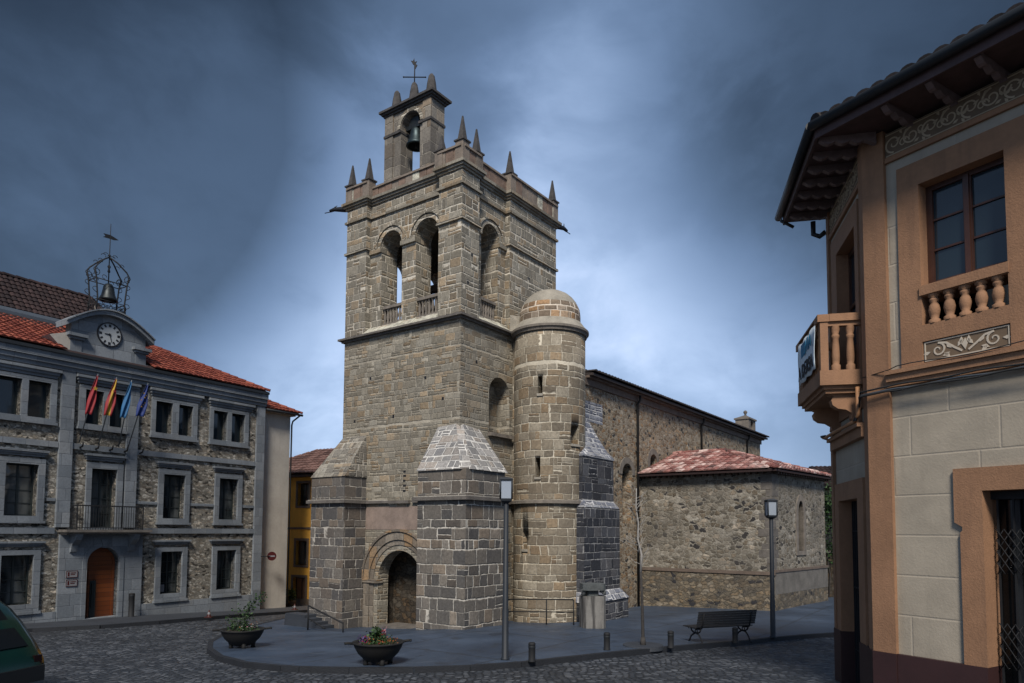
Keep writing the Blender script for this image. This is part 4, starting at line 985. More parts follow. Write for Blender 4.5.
mb.panel(FL, rect(-.22, 3.02, ZB, 2.70), [arch(.80, 2.08, -.86, 1.56, 18)], -.3, .12)
mb.build('granite_trim', 'granite', hall)
mb = MB(); mb.ring(FL, 1.44, 1.56, .645, .82, -.2, .15, n=20); 
for a, b in ((.63, .795), (2.085, 2.25)): mb.box(FL, a, b, ZB, 1.56, -.2, .15)
mb.prism(FL, [(1.36, 2.18), (1.52, 2.18), (1.58, 2.5), (1.30, 2.5)], 0, .2); mb.build('door_surround', 'granite', hall)
mb = MB(); mb.box(FL, S0 - .1, S1 + .06, 9.05, 9.2, -.3, .16); mb.box(FL, S0 - .15, S1 + .05, 9.2, 9.38, -.3, .24); mb.box(FL, S0 - .2, S1 + .04, 9.38, 9.62, -.3, .32); mb.build('cornice', 'granite', hall)
mb = MB(); mb.box(FL, S0 - .2, S1 + .04, 9.62, 9.74, -.2, .40); mb.build('gutter', 'gutter', hall)
# each window: frame with its panes, granite surround, hood
groups = {}
def window(s0, s1, z0, z1, kind):
    mb = MB(); f = .055
    mb.panel(FL, rect(s0 + .002, s1 - .002, z0 + .002, z1 - .002), [rect(s0 + f, s1 - f, z0 + f, z1 - f)], -.34, -.27)
    if kind != 'up':
        c = (s0 + s1) / 2; mb.box(FL, c - .03, c + .03, z0 + f, z1 - f, -.33, -.265)
        for k in (1, 2, 3): z = z0 + (z1 - z0) * k / 4; mb.box(FL, s0 + f, s1 - f, z - .014, z + .014, -.325, -.275)
    w = mb.build('window', 'muntin', hall)
    mb = MB(); mb.box(FL, s0 + f - .01, s1 - f + .01, z0 + f - .01, z1 - f + .01, -.312, -.302); mb.build('pane', 'glass_blue' if kind == 'up' else 'glass', w)
    if kind in ('mid', 'low'):   # curtain behind the lower panes
        pass
    return w
for w_ in wins: window(*w_)
def surround(s0, s1, z0, z1, hs, hood=None, name='window_surround'):
    mb = MB(); mb.panel(FL, rect(s0, s1, z0, z1), [rect(*h) for h in hs], -.24, .10)
    o = mb.build(name, 'granite', hall)
    if hood:
        h0, h1, hz0, hz1, pr = hood; m2 = MB(); n = 3
        for k in range(n): m2.box(FL, h0 + .05 * (n - 1 - k), h1 - .05 * (n - 1 - k), hz0 + (hz1 - hz0) * k / n, hz0 + (hz1 - hz0) * (k + 1) / n, -.02, pr * (k + 1.2) / (n + .2))
        m2.build('window_hood', 'granite', o)
    m3 = MB(); m3.box(FL, s0 - .05, s1 + .05, z0 - .10, z0 - .002, -.02, .16); m3.build('window_sill', 'granite', o)
U_ = (7.10, 8.46)
surround(3.22, 5.36, 6.96, 8.62, [(3.40, 4.16, *U_), (4.45, 5.13, *U_)], (3.08, 5.56, 8.66, 9.0, .24))
surround(6.0, 8.09, 6.96, 8.62, [(6.18, 6.92, *U_), (7.14, 7.88, *U_)], (5.88, 8.34, 8.66, 9.0, .24))
surround(.27, 2.45 - .29, 6.96, 8.62, [(.50, 1.20, *U_), (1.46, 2.10, *U_)], (.10, 2.62, 8.68, 9.0, .26))
surround(-2.7, -.55, 6.96, 8.62, [(-2.5, -1.75, *U_), (-1.53, -.76, *U_)], (-2.9, -.46, 8.66, 9.0, .24))
surround(-5.55, -3.45, 6.96, 8.62, [(-5.36, -4.62, *U_), (-4.4, -3.65, *U_)], (-5.7, -3.2, 8.66, 9.0, .24))
for a, b in ((3.87, 4.88), (6.60, 7.60), (-2.14, -1.06), (-5.0, -3.95)):
    surround(a - .23, b + .23, 3.22, 5.54, [(a, b, 3.40, 5.32)], (a - .36, b + .30, 5.62, 5.86, .22))
surround(.66, 2.10, 2.99, 5.58, [(.86, 1.86, 2.995, 5.34)], (.55, 2.15, 5.66, 5.92, .24))
for a, b in ((3.87, 4.86), (6.58, 7.60), (-2.14, -1.08), (-5.0, -3.95)):
    surround(a - .23, b + .23, -.12, 2.14, [(a, b, .14, 1.96)], (a - .38, b + .34, 2.26, 2.46, .20))
mb = MB(); mb.box(FL, 4.0, 4.28, .2, .52, -.29, -.28); mb.build('notice', 'sign_white', hall)
# street door
mb = MB(); mb.prism(FL, arch(.82, 2.06, -.86, 1.56, 18), -.3, -.24); door = mb.build('door', 'door_wood', hall)
mb = MB(); mb.box(FL, .82, 2.06, 1.36, 1.48, -.24, -.19); mb.box(FL, 1.03, 1.09, -.84, 1.36, -.24, -.2); mb.panel(FL, arch(.82, 2.06, -.86, 1.56, 18), [arch(.91, 1.97, -.76, 1.56, 18)], -.24, -.2); mb.build('door_frame', 'door_wood', door)
mb = MB(); mb.box(FL, 1.12, 1.34, -.72, .86, -.24, -.21); mb.box(FL, 1.16, 1.20, -.2, .75, -.2, -.14); mb.build('door_plate', 'muntin', door)
mb = MB(); mb.box(FL, .7, 2.2, -1.6, -.60, -.2, .2); mb.build('door_step', 'granite', hall)
# balcony
mb = MB(); mb.box(FL, -.22, 3.0, 2.72, 2.80, -.1, .62); mb.box(FL, -.28, 3.06, 2.80, 2.9, -.1, .72); bal = mb.build('balcony', 'stone_dark_trim', hall)
mb = MB()
for s in (.25, 2.5): mb.prism(Fr(FL.P(s, 0, .12), nL, -sL), [(0, 2.0), (.1, 2.05), (.16, 2.3), (.42, 2.5), (.52, 2.72), (0, 2.72)], -.12, .12)
mb.build('bracket', 'granite', bal)
mb = MB(); z0, z1 = 2.9, 3.84
R0, R1, RD = .12, 2.70, .62
for (a, b, c, e) in ((R0, R1, RD, RD),):
    mb.box(FL, a, b, z1 - .03, z1 + .02, RD - .025, RD + .025); mb.box(FL, a, b, z0 + .06, z0 + .09, RD - .015, RD + .015)
    n = 26
    for k in range(n + 1): s = a + (b - a) * k / n; r = .018 if k in (0, n) else .008; mb.box(FL, s - r, s + r, z0, z1, RD - r, RD + r)
for s in (R0, R1):
    mb.box(FL, s - .02, s + .02, z1 - .03, z1 + .02, .13, RD); 
    for k in range(5): d_ = .15 + (RD - .15) * k / 5; mb.box(FL, s - .008, s + .008, z0, z1, d_ - .008, d_ + .008)
mb.build('balcony_railing', 'iron', bal)
# wall lamps / spots under the flag window
for s in (.35, .95, 1.5, 2.1, 2.75):
    mb = MB(); mb.tube([FL.P(s, 6.12, .1), FL.P(s, 6.15, .3), FL.P(s, 6.3, .36)], .035, 6); mb.build('flag_socket', 'iron', hall)
# pediment with the clock
def arcpt(t): # top outline, s from -.42 to 3.1
    s = -.42 + 3.52 * t; return (s, 10.98 + .80 * math.sin(math.pi * t) if 0 < t < 1 else 10.98)
top = [arcpt(t / 20) for t in range(21)]
mb = MB(); body = [(-.12, 9.74), (2.86, 9.74), (2.86, 10.95)] + [(min(2.86, max(-.12, a)), z - .02) for a, z in reversed(top)] + [(-.12, 10.95)]
bd = []
for p in body:
    if not bd or (abs(p[0] - bd[-1][0]) + abs(p[1] - bd[-1][1])) > 1e-3: bd.append(p)
mb.prism(FL, bd, -.42, .02); ped = mb.build('clock_pediment', 'granite', hall)
mb = MB(); lo_ = [(a, z - .17) for a, z in top]; mb.prism(FL, top + lo_[::-1], -.55, .28); tp2 = [(a, z + .055) for a, z in top]; mb.prism(FL, tp2 + [(a, z + .002) for a, z in top][::-1], -.6, .36); mb.build('pediment_cornice', 'granite', ped)
mb = MB()
for a, b in ((-.3, .42), (2.28, 3.02)):
    mb.box(FL, a + .08, b - .08, 10.36, 10.46, 0, .16); mb.box(FL, a, b, 10.46, 10.58, -.02, .26); mb.box(FL, a + .15, b - .15, 9.76, 10.36, 0, .07)
mb.box(FL, -.2, 2.94, 9.74, 9.9, -.4, .10); mb.build('pediment_capital', 'granite', ped)
ck = Vector((1.34, 10.86)); 
def disc(mb, c, r, d0, d1, n=32): mb.prism(FL, [(c.x + r * math.cos(2 * math.pi * k / n), c.y + r * math.sin(2 * math.pi * k / n)) for k in range(n)], d0, d1)
mb = MB(); disc(mb, ck, .46, 0, .045); clock = mb.build('clock', 'clock_white', ped)
mb = MB(); mb.ring(FL, ck.x, ck.y, .45, .50, .0, .07, 0, 2 * math.pi, 36)
for k in range(12):
    a = math.pi / 2 - k * math.pi / 6; c_, s_ = math.cos(a), math.sin(a); q = ck + Vector((c_, s_)) * .365; w = .035 if k % 3 else .05
    mb.prism(FL, [(q.x - c_ * .055 - s_ * w, q.y - s_ * .055 + c_ * w), (q.x + c_ * .055 - s_ * w, q.y + s_ * .055 + c_ * w), (q.x + c_ * .055 + s_ * w, q.y + s_ * .055 - c_ * w), (q.x - c_ * .055 + s_ * w, q.y - s_ * .055 - c_ * w)], .046, .052)
mb.build('clock_dial_marks', 'clock_black', clock)
mb = MB()
for ang, ln, w in ((178, .21, .028), (-74, .33, .02)):
    a = R_(ang); c_, s_ = math.cos(a), math.sin(a); mb.prism(FL, [(ck.x - s_ * w - c_ * .05, ck.y + c_ * w - s_ * .05), (ck.x + s_ * w - c_ * .05, ck.y - c_ * w - s_ * .05), (ck.x + c_ * ln + s_ * w * .4, ck.y + s_ * ln - c_ * w * .4), (ck.x + c_ * ln - s_ * w * .4, ck.y + s_ * ln + c_ * w * .4)], .054 + w * .1, .060 + w * .3)
mb.build('clock_hands', 'clock_black', clock)
# wrought iron bell frame
cx, cdp = 1.40, -.34
def I(s, z, d=0.0): return FL.P(cx + s, z, cdp + d)
mb = MB()
posts = [(-.62, .28), (.62, .28), (.62, -.34), (-.62, -.34)]
for sx, dd in posts:
    mb.tube([I(sx * 1.0, 11.55, dd), I(sx * .88, 12.3, dd), I(sx, 13.1, dd), I(sx * 1.12, 13.5, dd), I(sx * .95, 13.66, dd), I(sx * .45, 14.0, dd * .5), I(0, 14.2, 0)], .03, 6)
    sg = 1 if sx > 0 else -1
    for z in (12.1, 12.5, 12.9, 13.3):
        mb.tube([I(sx * .95, z, dd)] + [I(sx + sg * (.02 + .11 * math.sin(t)), z + .05 + .10 * (1 - math.cos(t)) * .9, dd) for t in (0.3, .9, 1.5, 2.1, 2.8, 3.6)], .014, 5)
    mb.tube([I(sx * .98 - sg * .11 * math.cos(t * .9), 13.35 + .13 * math.sin(t * .9), dd) for t in range(8)], .016, 5)
    mb.tube([I(sx * .7 + sg * .09 * math.cos(t * .8), 13.9 + .08 * math.sin(t * .8), dd * .6) for t in range(6)], .013, 5)
    mb.tube([I(sx * .3 + sg * .1 * math.cos(t * .8), 14.24 + .07 * math.sin(t * .8), dd * .3) for t in range(6)], .013, 5)
for i in range(4):
    a, b = posts[i], posts[(i + 1) % 4]
    for z in (13.1,): mb.tube([I(a[0], z, a[1]), I(b[0], z, b[1])], .02, 6)
    n = 4
    for k in range(n):
        t = (k + .5) / n; s = a[0] + (b[0] - a[0]) * t; d_ = a[1] + (b[1] - a[1]) * t
        ex = (b[0] - a[0]) / n * .45, (b[1] - a[1]) / n * .45
        mb.tube([I(s + ex[0] * math.cos(q * .785), 12.1 + .12 * math.sin(q * .785), d_ + ex[1] * math.cos(q * .785)) for q in range(9)], .013, 5)
    mb.tube([I(a[0] * .9, 12.26, a[1]), I(b[0] * .9, 12.26, b[1])], .016, 5); mb.tube([I(a[0] * .93, 11.95, a[1]), I(b[0] * .93, 11.95, b[1])], .016, 5)
    for t0 in (.25, .75):
        s = a[0] + (b[0] - a[0]) * t0; d_ = a[1] + (b[1] - a[1]) * t0; mb.tube([I(s + .09 * math.cos(q), 13.22 + .09 * math.sin(q), d_) for q in range(6)], .013, 5)
mb.tube([I(0, 13.05), I(0, 14.3), I(0, 15.62)], .024, 6, r1=.012); mb.lathe(I(0, 13.5), [(0, 0), (.06, .08), (.03, .2), (.07, .3), (0, .4)], 8); mb.lathe(I(0, 14.2), [(0, 0), (.06, .06), (0, .14)], 8)
frm = mb.build('bell_frame', 'iron', hall)
mb = MB(); mb.prism(Fr(I(0, 0), sL, nL), [(-.28, 15.12), (-.2, 15.04), (-.3, 14.96), (.0, 14.98), (.16, 14.98), (.34, 15.04), (.16, 15.10), (0, 15.14)], -.01, .01); mb.build('weather_vane', 'iron', frm)
mb = MB(); bell(mb, I(0.02, 12.36), .36, .72); mb.build('bell', 'bronze_dark', frm)
mb = MB(); mb.tube([I(-.45, 12.1, -.1), I(-.62, 11.9, .25), I(-.72, 11.7, .5)], .02, 5); mb.build('bell_cable', 'stone_trim', frm)
# roofs
k_ = .5
eL_, eR_ = FL.P(S0 - .3, 9.75, .36), FL.P(S1 + .02, 9.75, .36)
def rp(s, d): return FL.P(s, 9.75 + k_ * (.36 - d), d)
tL, tR = rp(S0 - .3, -3.75), rp(S1 + .02 - 4.1, -3.75); bR = FL.P(S1 + .02, 9.75, -8.0); tB = rp(S1 + .02 - 4.1, -3.75)
mb = MB(); dnn = Vector((0, 0, -.08))
for f_ in ([eL_, eR_, tR, tL], [eR_, bR, tB]): mb.face(f_); mb.face([p + dnn for p in f_])
mb.face([eL_, eR_, eR_ + dnn, eL_ + dnn]); mb.face([eR_, bR, bR + dnn, eR_ + dnn]); rf = mb.build('roof', 'tile_old', hall)
mb = MB()
for (O, E, pts, sd_, cut_) in ((FL.P(S0 - .3, 9.78, .36), FL.P(-.35, 9.78, .36), [rp(-.35, -.45), rp(1.2, -.6), rp(1.2, -3.75), tL], 1, 0), (FL.P(3.1, 9.78, .36), eR_, [tR, rp(1.2, -3.75), rp(1.2, -.6), rp(3.1, -.45)], 2, 0)):
    slope(mb, O, E, pts, sd_, .25, .38)
slope(mb, eR_, bR, [tB], 7, .25, .38); ridge(mb, eR_, tR, .12, .4); mb.build('roof_tiles', 'tile_orange', rf)
mb = MB(); mb.solid([rp(S0, -3.7) + Vector((0, 0, .12)), rp(2.2, -3.7) + Vector((0, 0, .12)), rp(2.2, -3.85) + Vector((0, 0, .22)), rp(S0, -3.85) + Vector((0, 0, .22)), rp(S0, -3.7), rp(2.2, -3.7), rp(2.2, -3.85), rp(S0, -3.85)], [(0, 1, 2, 3), (4, 5, 6, 7), (0, 1, 5, 4), (1, 2, 6, 5), (2, 3, 7, 6), (3, 0, 4, 7)]); mb.build('flashing', 'pole_grey', rf)
z3 = 9.72 + k_ * 4.25
mb = MB(); q = [FL.P(S0, z3 - .4, -3.82), FL.P(4.0, z3 - .4, -3.82), FL.P(4.0, z3 - .4, -8.2), FL.P(S0, z3 - .4, -8.2), FL.P(S0, z3, -3.82), FL.P(4.0, z3, -3.82), FL.P(4.0, z3, -8.2), FL.P(S0, z3, -8.2), FL.P(S0, 13.88, -5.6), FL.P(3.3, 13.88, -5.6)]
mb.solid(q, [(0, 1, 2, 3), (0, 1, 5, 4), (1, 2, 6, 5), (2, 3, 7, 6), (3, 0, 4, 7), (4, 5, 9, 8), (5, 6, 9), (6, 7, 8, 9), (7, 4, 8)]); urf = mb.build('upper_roof', 'tile_old', hall)
mb = MB(); slope(mb, q[4], q[5], [q[9], q[8]], 9, .22, .3); ridge(mb, q[8], q[9], .13, .5); ridge(mb, q[5], q[9], .12, .5); mb.build('upper_roof_tiles', 'tile_old', urf)
# dormer cheek beside the pediment
mb = MB(); mb.prism(Fr(FL.P(-.45, 0, .1), nL, sL), [(0, 9.85), (0, 10.62), (-1.0, 10.62), (-1.6, 10.75)], 0, .33) if False else mb.solid([FL.P(-.9, 10.35, .05), FL.P(-.14, 10.62, .05), FL.P(-.14, 9.74, .05), FL.P(-.42, 9.9, .05), FL.P(-.9, 10.35, -1.0), FL.P(-.14, 10.62, -1.2), FL.P(-.14, 9.74, -1.0), FL.P(-.42, 9.9, -1.0)], [(0, 1, 2, 3), (4, 5, 6, 7), (0, 1, 5, 4), (1, 2, 6, 5), (2, 3, 7, 6), (3, 0, 4, 7)])
mb.build('pediment_cheek', 'beige_wall', ped)

# flags on the balcony window
def flag(s, lean, drop, cols, label, w=.25):
    t = thing('flag', label, 'flag', tuple(FL.P(s, 6.3, .36)), group='flags hanging on poles under the clock')
    a = FL.P(s, 6.28, .36); b = FL.P(s + lean, 8.95, 1.05); mb = MB(); mb.tube([a, b], .022, 6); mb.build('flag_pole', 'pole_grey', t)
    mb = MB(); n = 14; m = 6; up_ = (b - a).normalized()
    # cloth hanging in folds from the pole's upper part
    top_ = b - up_ * .05; rows = []
    for i in range(n + 1):
        q = i / n; z = top_ - Vector((0, 0, 1)) * (drop * q) + sL * (-.30 * q); ww = .07 + w * min(1, q * 1.5) * (1 - .25 * q)
        r = []
        for j in range(m * 2 + 1):
            e = j / (m * 2) - .5; r.append(z + sL * (e * ww) + nL * (.05 * math.sin(e * 9 + i * .35) * min(1, q * 3 + .3)) + Vector((0, 0, -.10 * abs(e) * q)))
        rows.append(r)
    for i in range(n):
        for j in range(m * 2):
            e = (j + .5) / (m * 2); k = int(e * len(cols[0])) if isinstance(cols[0], (list, tuple)) else 0
            mb.mat(cols[0][min(k, len(cols[0]) - 1)]); mb.face([rows[i][j], rows[i][j + 1], rows[i + 1][j + 1], rows[i + 1][j]], smooth=True)
    o = mb.build('flag_cloth', cols[1], t)
    md_ = o.modifiers.new('thick', 'SOLIDIFY'); md_.thickness = .01
    return t, rows
t0_, rr0 = flag(.20, .25, 1.55, ([0, 0, 0, 0], ['flag_red']), 'crimson flag with a small gold emblem, leftmost under the clock')
t1, rr1 = flag(.92, .25, 1.5, ([0, 1, 1, 0], ['flag_red', 'flag_yellow']), 'red and yellow striped flag under the clock', .32)
flag(1.72, .05, 1.5, ([0, 0], ['flag_sky']), 'light blue flag hanging straight beside the dark blue one', .24)
t2, rr = flag(2.10, .35, 1.35, ([0, 0], ['flag_blue']), 'dark blue flag with yellow stars, rightmost under the clock', .36)
def on_cloth(t, rows, pts, mat, nm, r=.03):
    mb = MB()
    for i, j in pts:
        p = rows[i][j] + nL * .03; mb.prism(Fr(p, sL, nL), [(r * (1 if k % 2 == 0 else .45) * math.sin(k * math.pi / 5), r * (1 if k % 2 == 0 else .45) * math.cos(k * math.pi / 5)) for k in range(10)], 0, .01)
    mb.build(nm, mat, t)
on_cloth(t0_, rr0, [(5, 6)], 'flag_yellow', 'flag_emblem', .10)
on_cloth(t1, rr1, [(5, 6)], 'flag_red', 'flag_emblem', .07)
on_cloth(t2, rr, [(4, 3), (5, 8), (7, 2), (8, 9), (10, 4), (6, 5), (9, 7)], 'flag_yellow', 'flag_stars', .035)

# plaques by the door
for z, lab in ((1.18, 'upper white and red plaque on the granite beside the arched door'), (.84, 'lower white and red plaque on the granite beside the arched door')):
    t = thing('wall_plaque', lab, 'sign', tuple(FL.P(.25, z, .14)), group='plaques beside the town hall door')
    mb = MB(); mb.box(FL, .04, .46, z - .13, z + .13, .12, .145); mb.build('plaque_board', 'sign_white', t)
    mb = MB(); mb.box(FL, .10, .16, z - .08, z + .08, .145, .150); mb.box(FL, .20, .40, z + .03, z + .06, .145, .150); mb.box(FL, .20, .36, z - .03, z, .145, .150); mb.build('plaque_lettering', 'sign_red', t)
    mb = MB(); mb.panel(FL, rect(.04, .46, z - .13, z + .13), [rect(.055, .445, z - .115, z + .115)], .145, .152); mb.build('plaque_rim', 'sign_red', t)
# pavement in front of the town hall
lk = [(-26, 11), (-20.0, 19.5), (-16.09, 23.88), (-14.32, 24.75), (-13.03, 26.22), (-11.92, 28.03), (-11.02, 30.67), (-9.68, 34.15), (-7.5, 40)]
lk2 = lk[::-1]; back = [tuple(FL.P(-22, 0, -.3))[:2], tuple(FL.P(15, 0, -.3))[:2]]
paved('pavement', lk2 + back, 'sidewalk_stone', .12, 'kerb', len(lk2) - 1)

# plain rendered house beyond the town hall
hb = thing('rendered_house', 'plain beige rendered house with small red tiled roof next to the granite corner', 'house', tuple(FL.P(9.0, -1.0, -.4)))
mb = MB(); mb.box(FL, 9.03, 10.92, -2.5, 8.86, -6, -.30); mb.build('wall', 'beige_wall', hb)
mb = MB(); mb.box(FL, 9.03, 11.1, 8.86, 8.95, -6.2, -.1); mb.build('eave', 'beige_wall', hb)
A4 = [FL.P(9.05, 8.98, .08), FL.P(11.32, 8.98, .08), FL.P(11.32, 8.98, -6.3), FL.P(9.05, 8.98, -6.3)]; T4 = [FL.P(9.05, 10.1, -2.2), FL.P(9.05, 10.1, -4)]
mb = MB(); mb.solid(A4 + T4, [(0, 1, 2, 3), (0, 1, 4), (1, 2, 5, 4), (2, 3, 5), (3, 0, 4, 5)]); r_ = mb.build('roof', 'tile_old', hb)
mb = MB(); slope(mb, A4[0], A4[1], [T4[0]], 3, .24, .38); slope(mb, A4[1], A4[2], [T4[1], T4[0]], 4, .24, .38); ridge(mb, A4[1], T4[0]); mb.build('roof_tiles', 'tile_orange', r_)
mb = MB(); mb.tube([FL.P(9.05, 8.93, .12), FL.P(11.36, 8.93, .12)], .06, 8); mb.tube([FL.P(11.2, 8.9, .1), FL.P(11.0, 8.6, -.2), FL.P(10.97, 8.4, -.24), FL.P(10.97, -.9, -.24)], .045, 8); mb.build('drainpipe', 'gutter', hb)

# yellow house at the end of the lane
FY = Fr((-13.4, 41.2, 0), unit(118), unit(208))
yh = thing('yellow_house', 'ochre yellow house with brown window frames at the end of the lane', 'house', (-12, 40, -1.4))
yw = [(1.15, 2.0, 4.3, 5.6), (1.1, 1.95, .9, 2.3), (.95, 1.9, -2.2, .2), (-1.2, -.4, 4.3, 5.6), (-1.2, -.4, .9, 2.3), (3.4, 4.2, 4.3, 5.6), (3.4, 4.2, .9, 2.3), (5.4, 6.2, 4.3, 5.6), (5.4, 6.2, .9, 2.3)]
mb = MB(); mb.panel(FY, rect(-3, 9, -3, 6.05), [rect(*w) for w in yw], -.3, 0); mb.box(FY, -3, -2.7, -3, 6.05, -7, -.301); mb.box(FY, 8.7, 9, -3, 6.05, -7, -.301); mb.box(FY, -3, 9, -3, 6.05, -7.3, -7.001); mb.build('wall', 'yellow_wall', yh)
mb = MB(); mb.box(FY, -3, 9, 2.95, 3.07, -.05, .04); mb.box(FY, -3, 9, -3, -1.0, -.05, .03); mb.build('string_course', 'brown_surround', yh)
for w in yw:
    mb = MB(); a, b, c, e = w; mb.panel(FY, rect(a - .14, b + .14, c - .12, e + .14), [rect(*w)], -.2, .04); o = mb.build('door_surround' if w[3] < .5 else 'window_surround', 'brown_surround', yh)
    mb = MB(); mb.panel(FY, rect(a + .003, b - .003, c + .003, e - .003), [rect(a + .08, (a + b) / 2 - .03, c + .08, e - .08), rect((a + b) / 2 + .03, b - .08, c + .08, e - .08)], -.25, -.2); mb.build('window_frame', 'dark_wood', o)
    mb = MB(); mb.box(FY, a + .05, b - .05, c + .05, e - .05, -.235, -.225); mb.build('pane', 'glass' if w[3] > .5 else 'ochre_paint', o)
A5 = [FY.P(-3.4, 6.1, .5), FY.P(9.4, 6.1, .5), FY.P(9.4, 6.1, -7.8), FY.P(-3.4, 6.1, -7.8)]; T5 = [FY.P(-1, 8.0, -3.6), FY.P(7, 8.0, -3.6)]
mb = MB(); mb.solid(A5 + T5, [(0, 1, 2, 3), (0, 1, 5, 4), (1, 2, 5), (2, 3, 4, 5), (3, 0, 4)]); ry = mb.build('roof', 'tile_old', yh)
mb = MB(); slope(mb, A5[0], A5[1], [T5[1], T5[0]], 3, .3, .45); mb.build('roof_tiles', 'tile_brown', ry)
mb = MB(); mb.box(FY, -3.3, 9.3, 5.95, 6.08, -.05, .42); mb.build('eave', 'dark_wood', yh)

# ------------------------------------------------------------------ CORNER HOUSE (right)
QM = Vector((5.692, 10.479, 0)); dm = -unit(-31.67); nm_ = unit(-31.67 - 90)
QS = Vector((5.528, 10.728, 0)); ds = unit(12.55); ns = unit(12.55 - 90)
FM = Fr(QM, dm, nm_); FS = Fr(QS, ds, ns)
rh = thing('corner_house', 'white and ochre painted corner house with maroon base, balcony and deep wooden eaves', 'house', (6.2, 11.2, .35))
ZG = -.4
mw = [rect(.51, 1.64, 6.57, 8.10), rect(.512, 1.638, 5.99, 6.42), rect(1.225, 2.5, .3, 3.57), rect(3.0, 4.1, 6.57, 8.1)]
mb = MB(); mb.panel(FM, rect(.0, 5.5, ZG, 9.1), mw, -.45, 0)
mb.panel(FS, rect(.0, 2.56, ZG, 9.12), [rect(.80, 2.10, .3, 3.56), rect(.62, 1.90, 5.5, 8.06)], -.45, 0)
c3 = FS.P(2.95, 0, -.003); back_n = -ns
c3 = FS.P(2.56, 0, -.003); Fb = Fr(c3, back_n, ds); mb.box(Fb, .45, 7, ZG, 9.1, -.4, 0)
mb.build('wall', 'painted_block', rh)
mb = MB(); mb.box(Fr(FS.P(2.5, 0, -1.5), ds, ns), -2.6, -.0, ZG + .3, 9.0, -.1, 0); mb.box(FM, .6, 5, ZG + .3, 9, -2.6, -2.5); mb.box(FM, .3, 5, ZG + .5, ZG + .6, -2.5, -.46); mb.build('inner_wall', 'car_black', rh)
# ochre corner pilaster
mb = MB()
pc = [FM.P(.02, 0, .07), FM.P(.02, 0, -.3), FS.P(.22, 0, -.3), FS.P(.22, 0, .06), FS.P(-.0, 0, .06)]
mb.slab([tuple(p)[:2] for p in pc], 1.22, 9.14); mb.build('corner_pilaster', 'ochre_paint', rh)
# ochre frames, bands
mb = MB(); mb.panel(FM, rect(.20, 1.95, 5.40, 8.45), [rect(.515, 1.635, 6.575, 8.095), rect(.515, 1.635, 5.995, 6.415), rect(.51, 1.64, 5.44, 5.75)], -.43, .045)
mb.build('window_surround', 'ochre_paint', rh)
mb = MB(); mb.panel(FM, rect(2.69, 4.4, 5.40, 8.45), [rect(3.0, 4.1, 6.57, 8.1)], -.02, .045); mb.build('window_surround', 'ochre_paint', rh)
dp = [(.94, 1.22), (.94, 3.0), (.97, 3.03), (.97, 3.08), (.87, 3.14), (.87, 3.88), (2.86, 3.88), (2.86, 3.14), (2.76, 3.08), (2.76, 3.03), (2.79, 3.0), (2.79, 1.22), (2.495, 1.22), (2.495, 3.565), (1.23, 3.565), (1.23, 1.22)]
mb = MB(); mb.prism(FM, dp, -.43, .05); mb.build('door_surround', 'ochre_paint', rh)
mb = MB(); mb.panel(FS, rect(.42, 2.3, 4.98, 8.42), [rect(.625, 1.895, 5.5, 8.055)], -.43, .04); mb.build('window_surround', 'ochre_paint', rh)
mb = MB(); mb.prism(FS, [(.44, 1.22), (.44, 3.87), (2.38, 3.87), (2.38, 1.22), (2.095, 1.22), (2.095, 3.555), (.805, 3.555), (.805, 1.22)], -.43, .045); mb.box(FS, 2.42, 2.58, 1.22, 9.1, -.3, .055); mb.build('door_surround', 'ochre_paint', rh)
mb = MB(); mb.box(FM, -.0, 5.5, 5.16, 5.24, -.02, .09); mb.box(FM, .0, 5.5, 5.24, 5.34, -.02, .12); mb.box(FM, .0, 5.5, 5.34, 5.4, -.02, .16)
mb.box(FS, .23, 2.41, 4.50, 4.66, -.02, .10); mb.box(FS, .23, 2.41, 4.66, 4.72, -.02, .16); mb.build('string_course', 'ochre_paint', rh)
# painted frieze
mb = MB(); mb.box(FM, .03, 5.5, 8.70, 9.08, -.02, .02); mb.box(FS, .24, 2.4, 8.62, 9.1, -.02, .02); mb.build('frieze', 'frieze_ground', rh)
mb = MB(); mb.box(FM, .03, 5.5, 8.62, 8.70, -.02, .05); mb.box(FS, .24, 2.4, 8.54, 8.62, -.02, .05); mb.build('frieze_moulding', 'ochre_paint', rh)
def scroll(mb, fr, c, r, t0, turns, d, w=.012, sg=1, n=26, decay=.82):
    pts = []
    for k in range(n + 1):
        q = k / n; rr = r * (1 - decay * q); a = t0 + sg * turns * 2 * math.pi * q; pts.append((c[0] + rr * math.cos(a), c[1] + rr * math.sin(a)))
    for k in range(n):
        a, b = Vector(pts[k]), Vector(pts[k + 1]); dn_ = (b - a).normalized(); nn = Vector((-dn_.y, dn_.x)) * w * (1 - .4 * k / n)
        mb.prism(fr, [tuple(a - nn), tuple(b - nn), tuple(b + nn), tuple(a + nn)], d, d + .008)
def leafy(mb, fr, c, r, a, d):
    p = Vector(c); q = p + Vector((math.cos(a), math.sin(a))) * r; m_ = (p + q) / 2 + Vector((-math.sin(a), math.cos(a))) * r * .28; m2 = (p + q) / 2 - Vector((-math.sin(a), math.cos(a))) * r * .2
    mb.prism(fr, [tuple(p), tuple(m2), tuple(q), tuple(m_)], d, d + .008)
mb = MB()
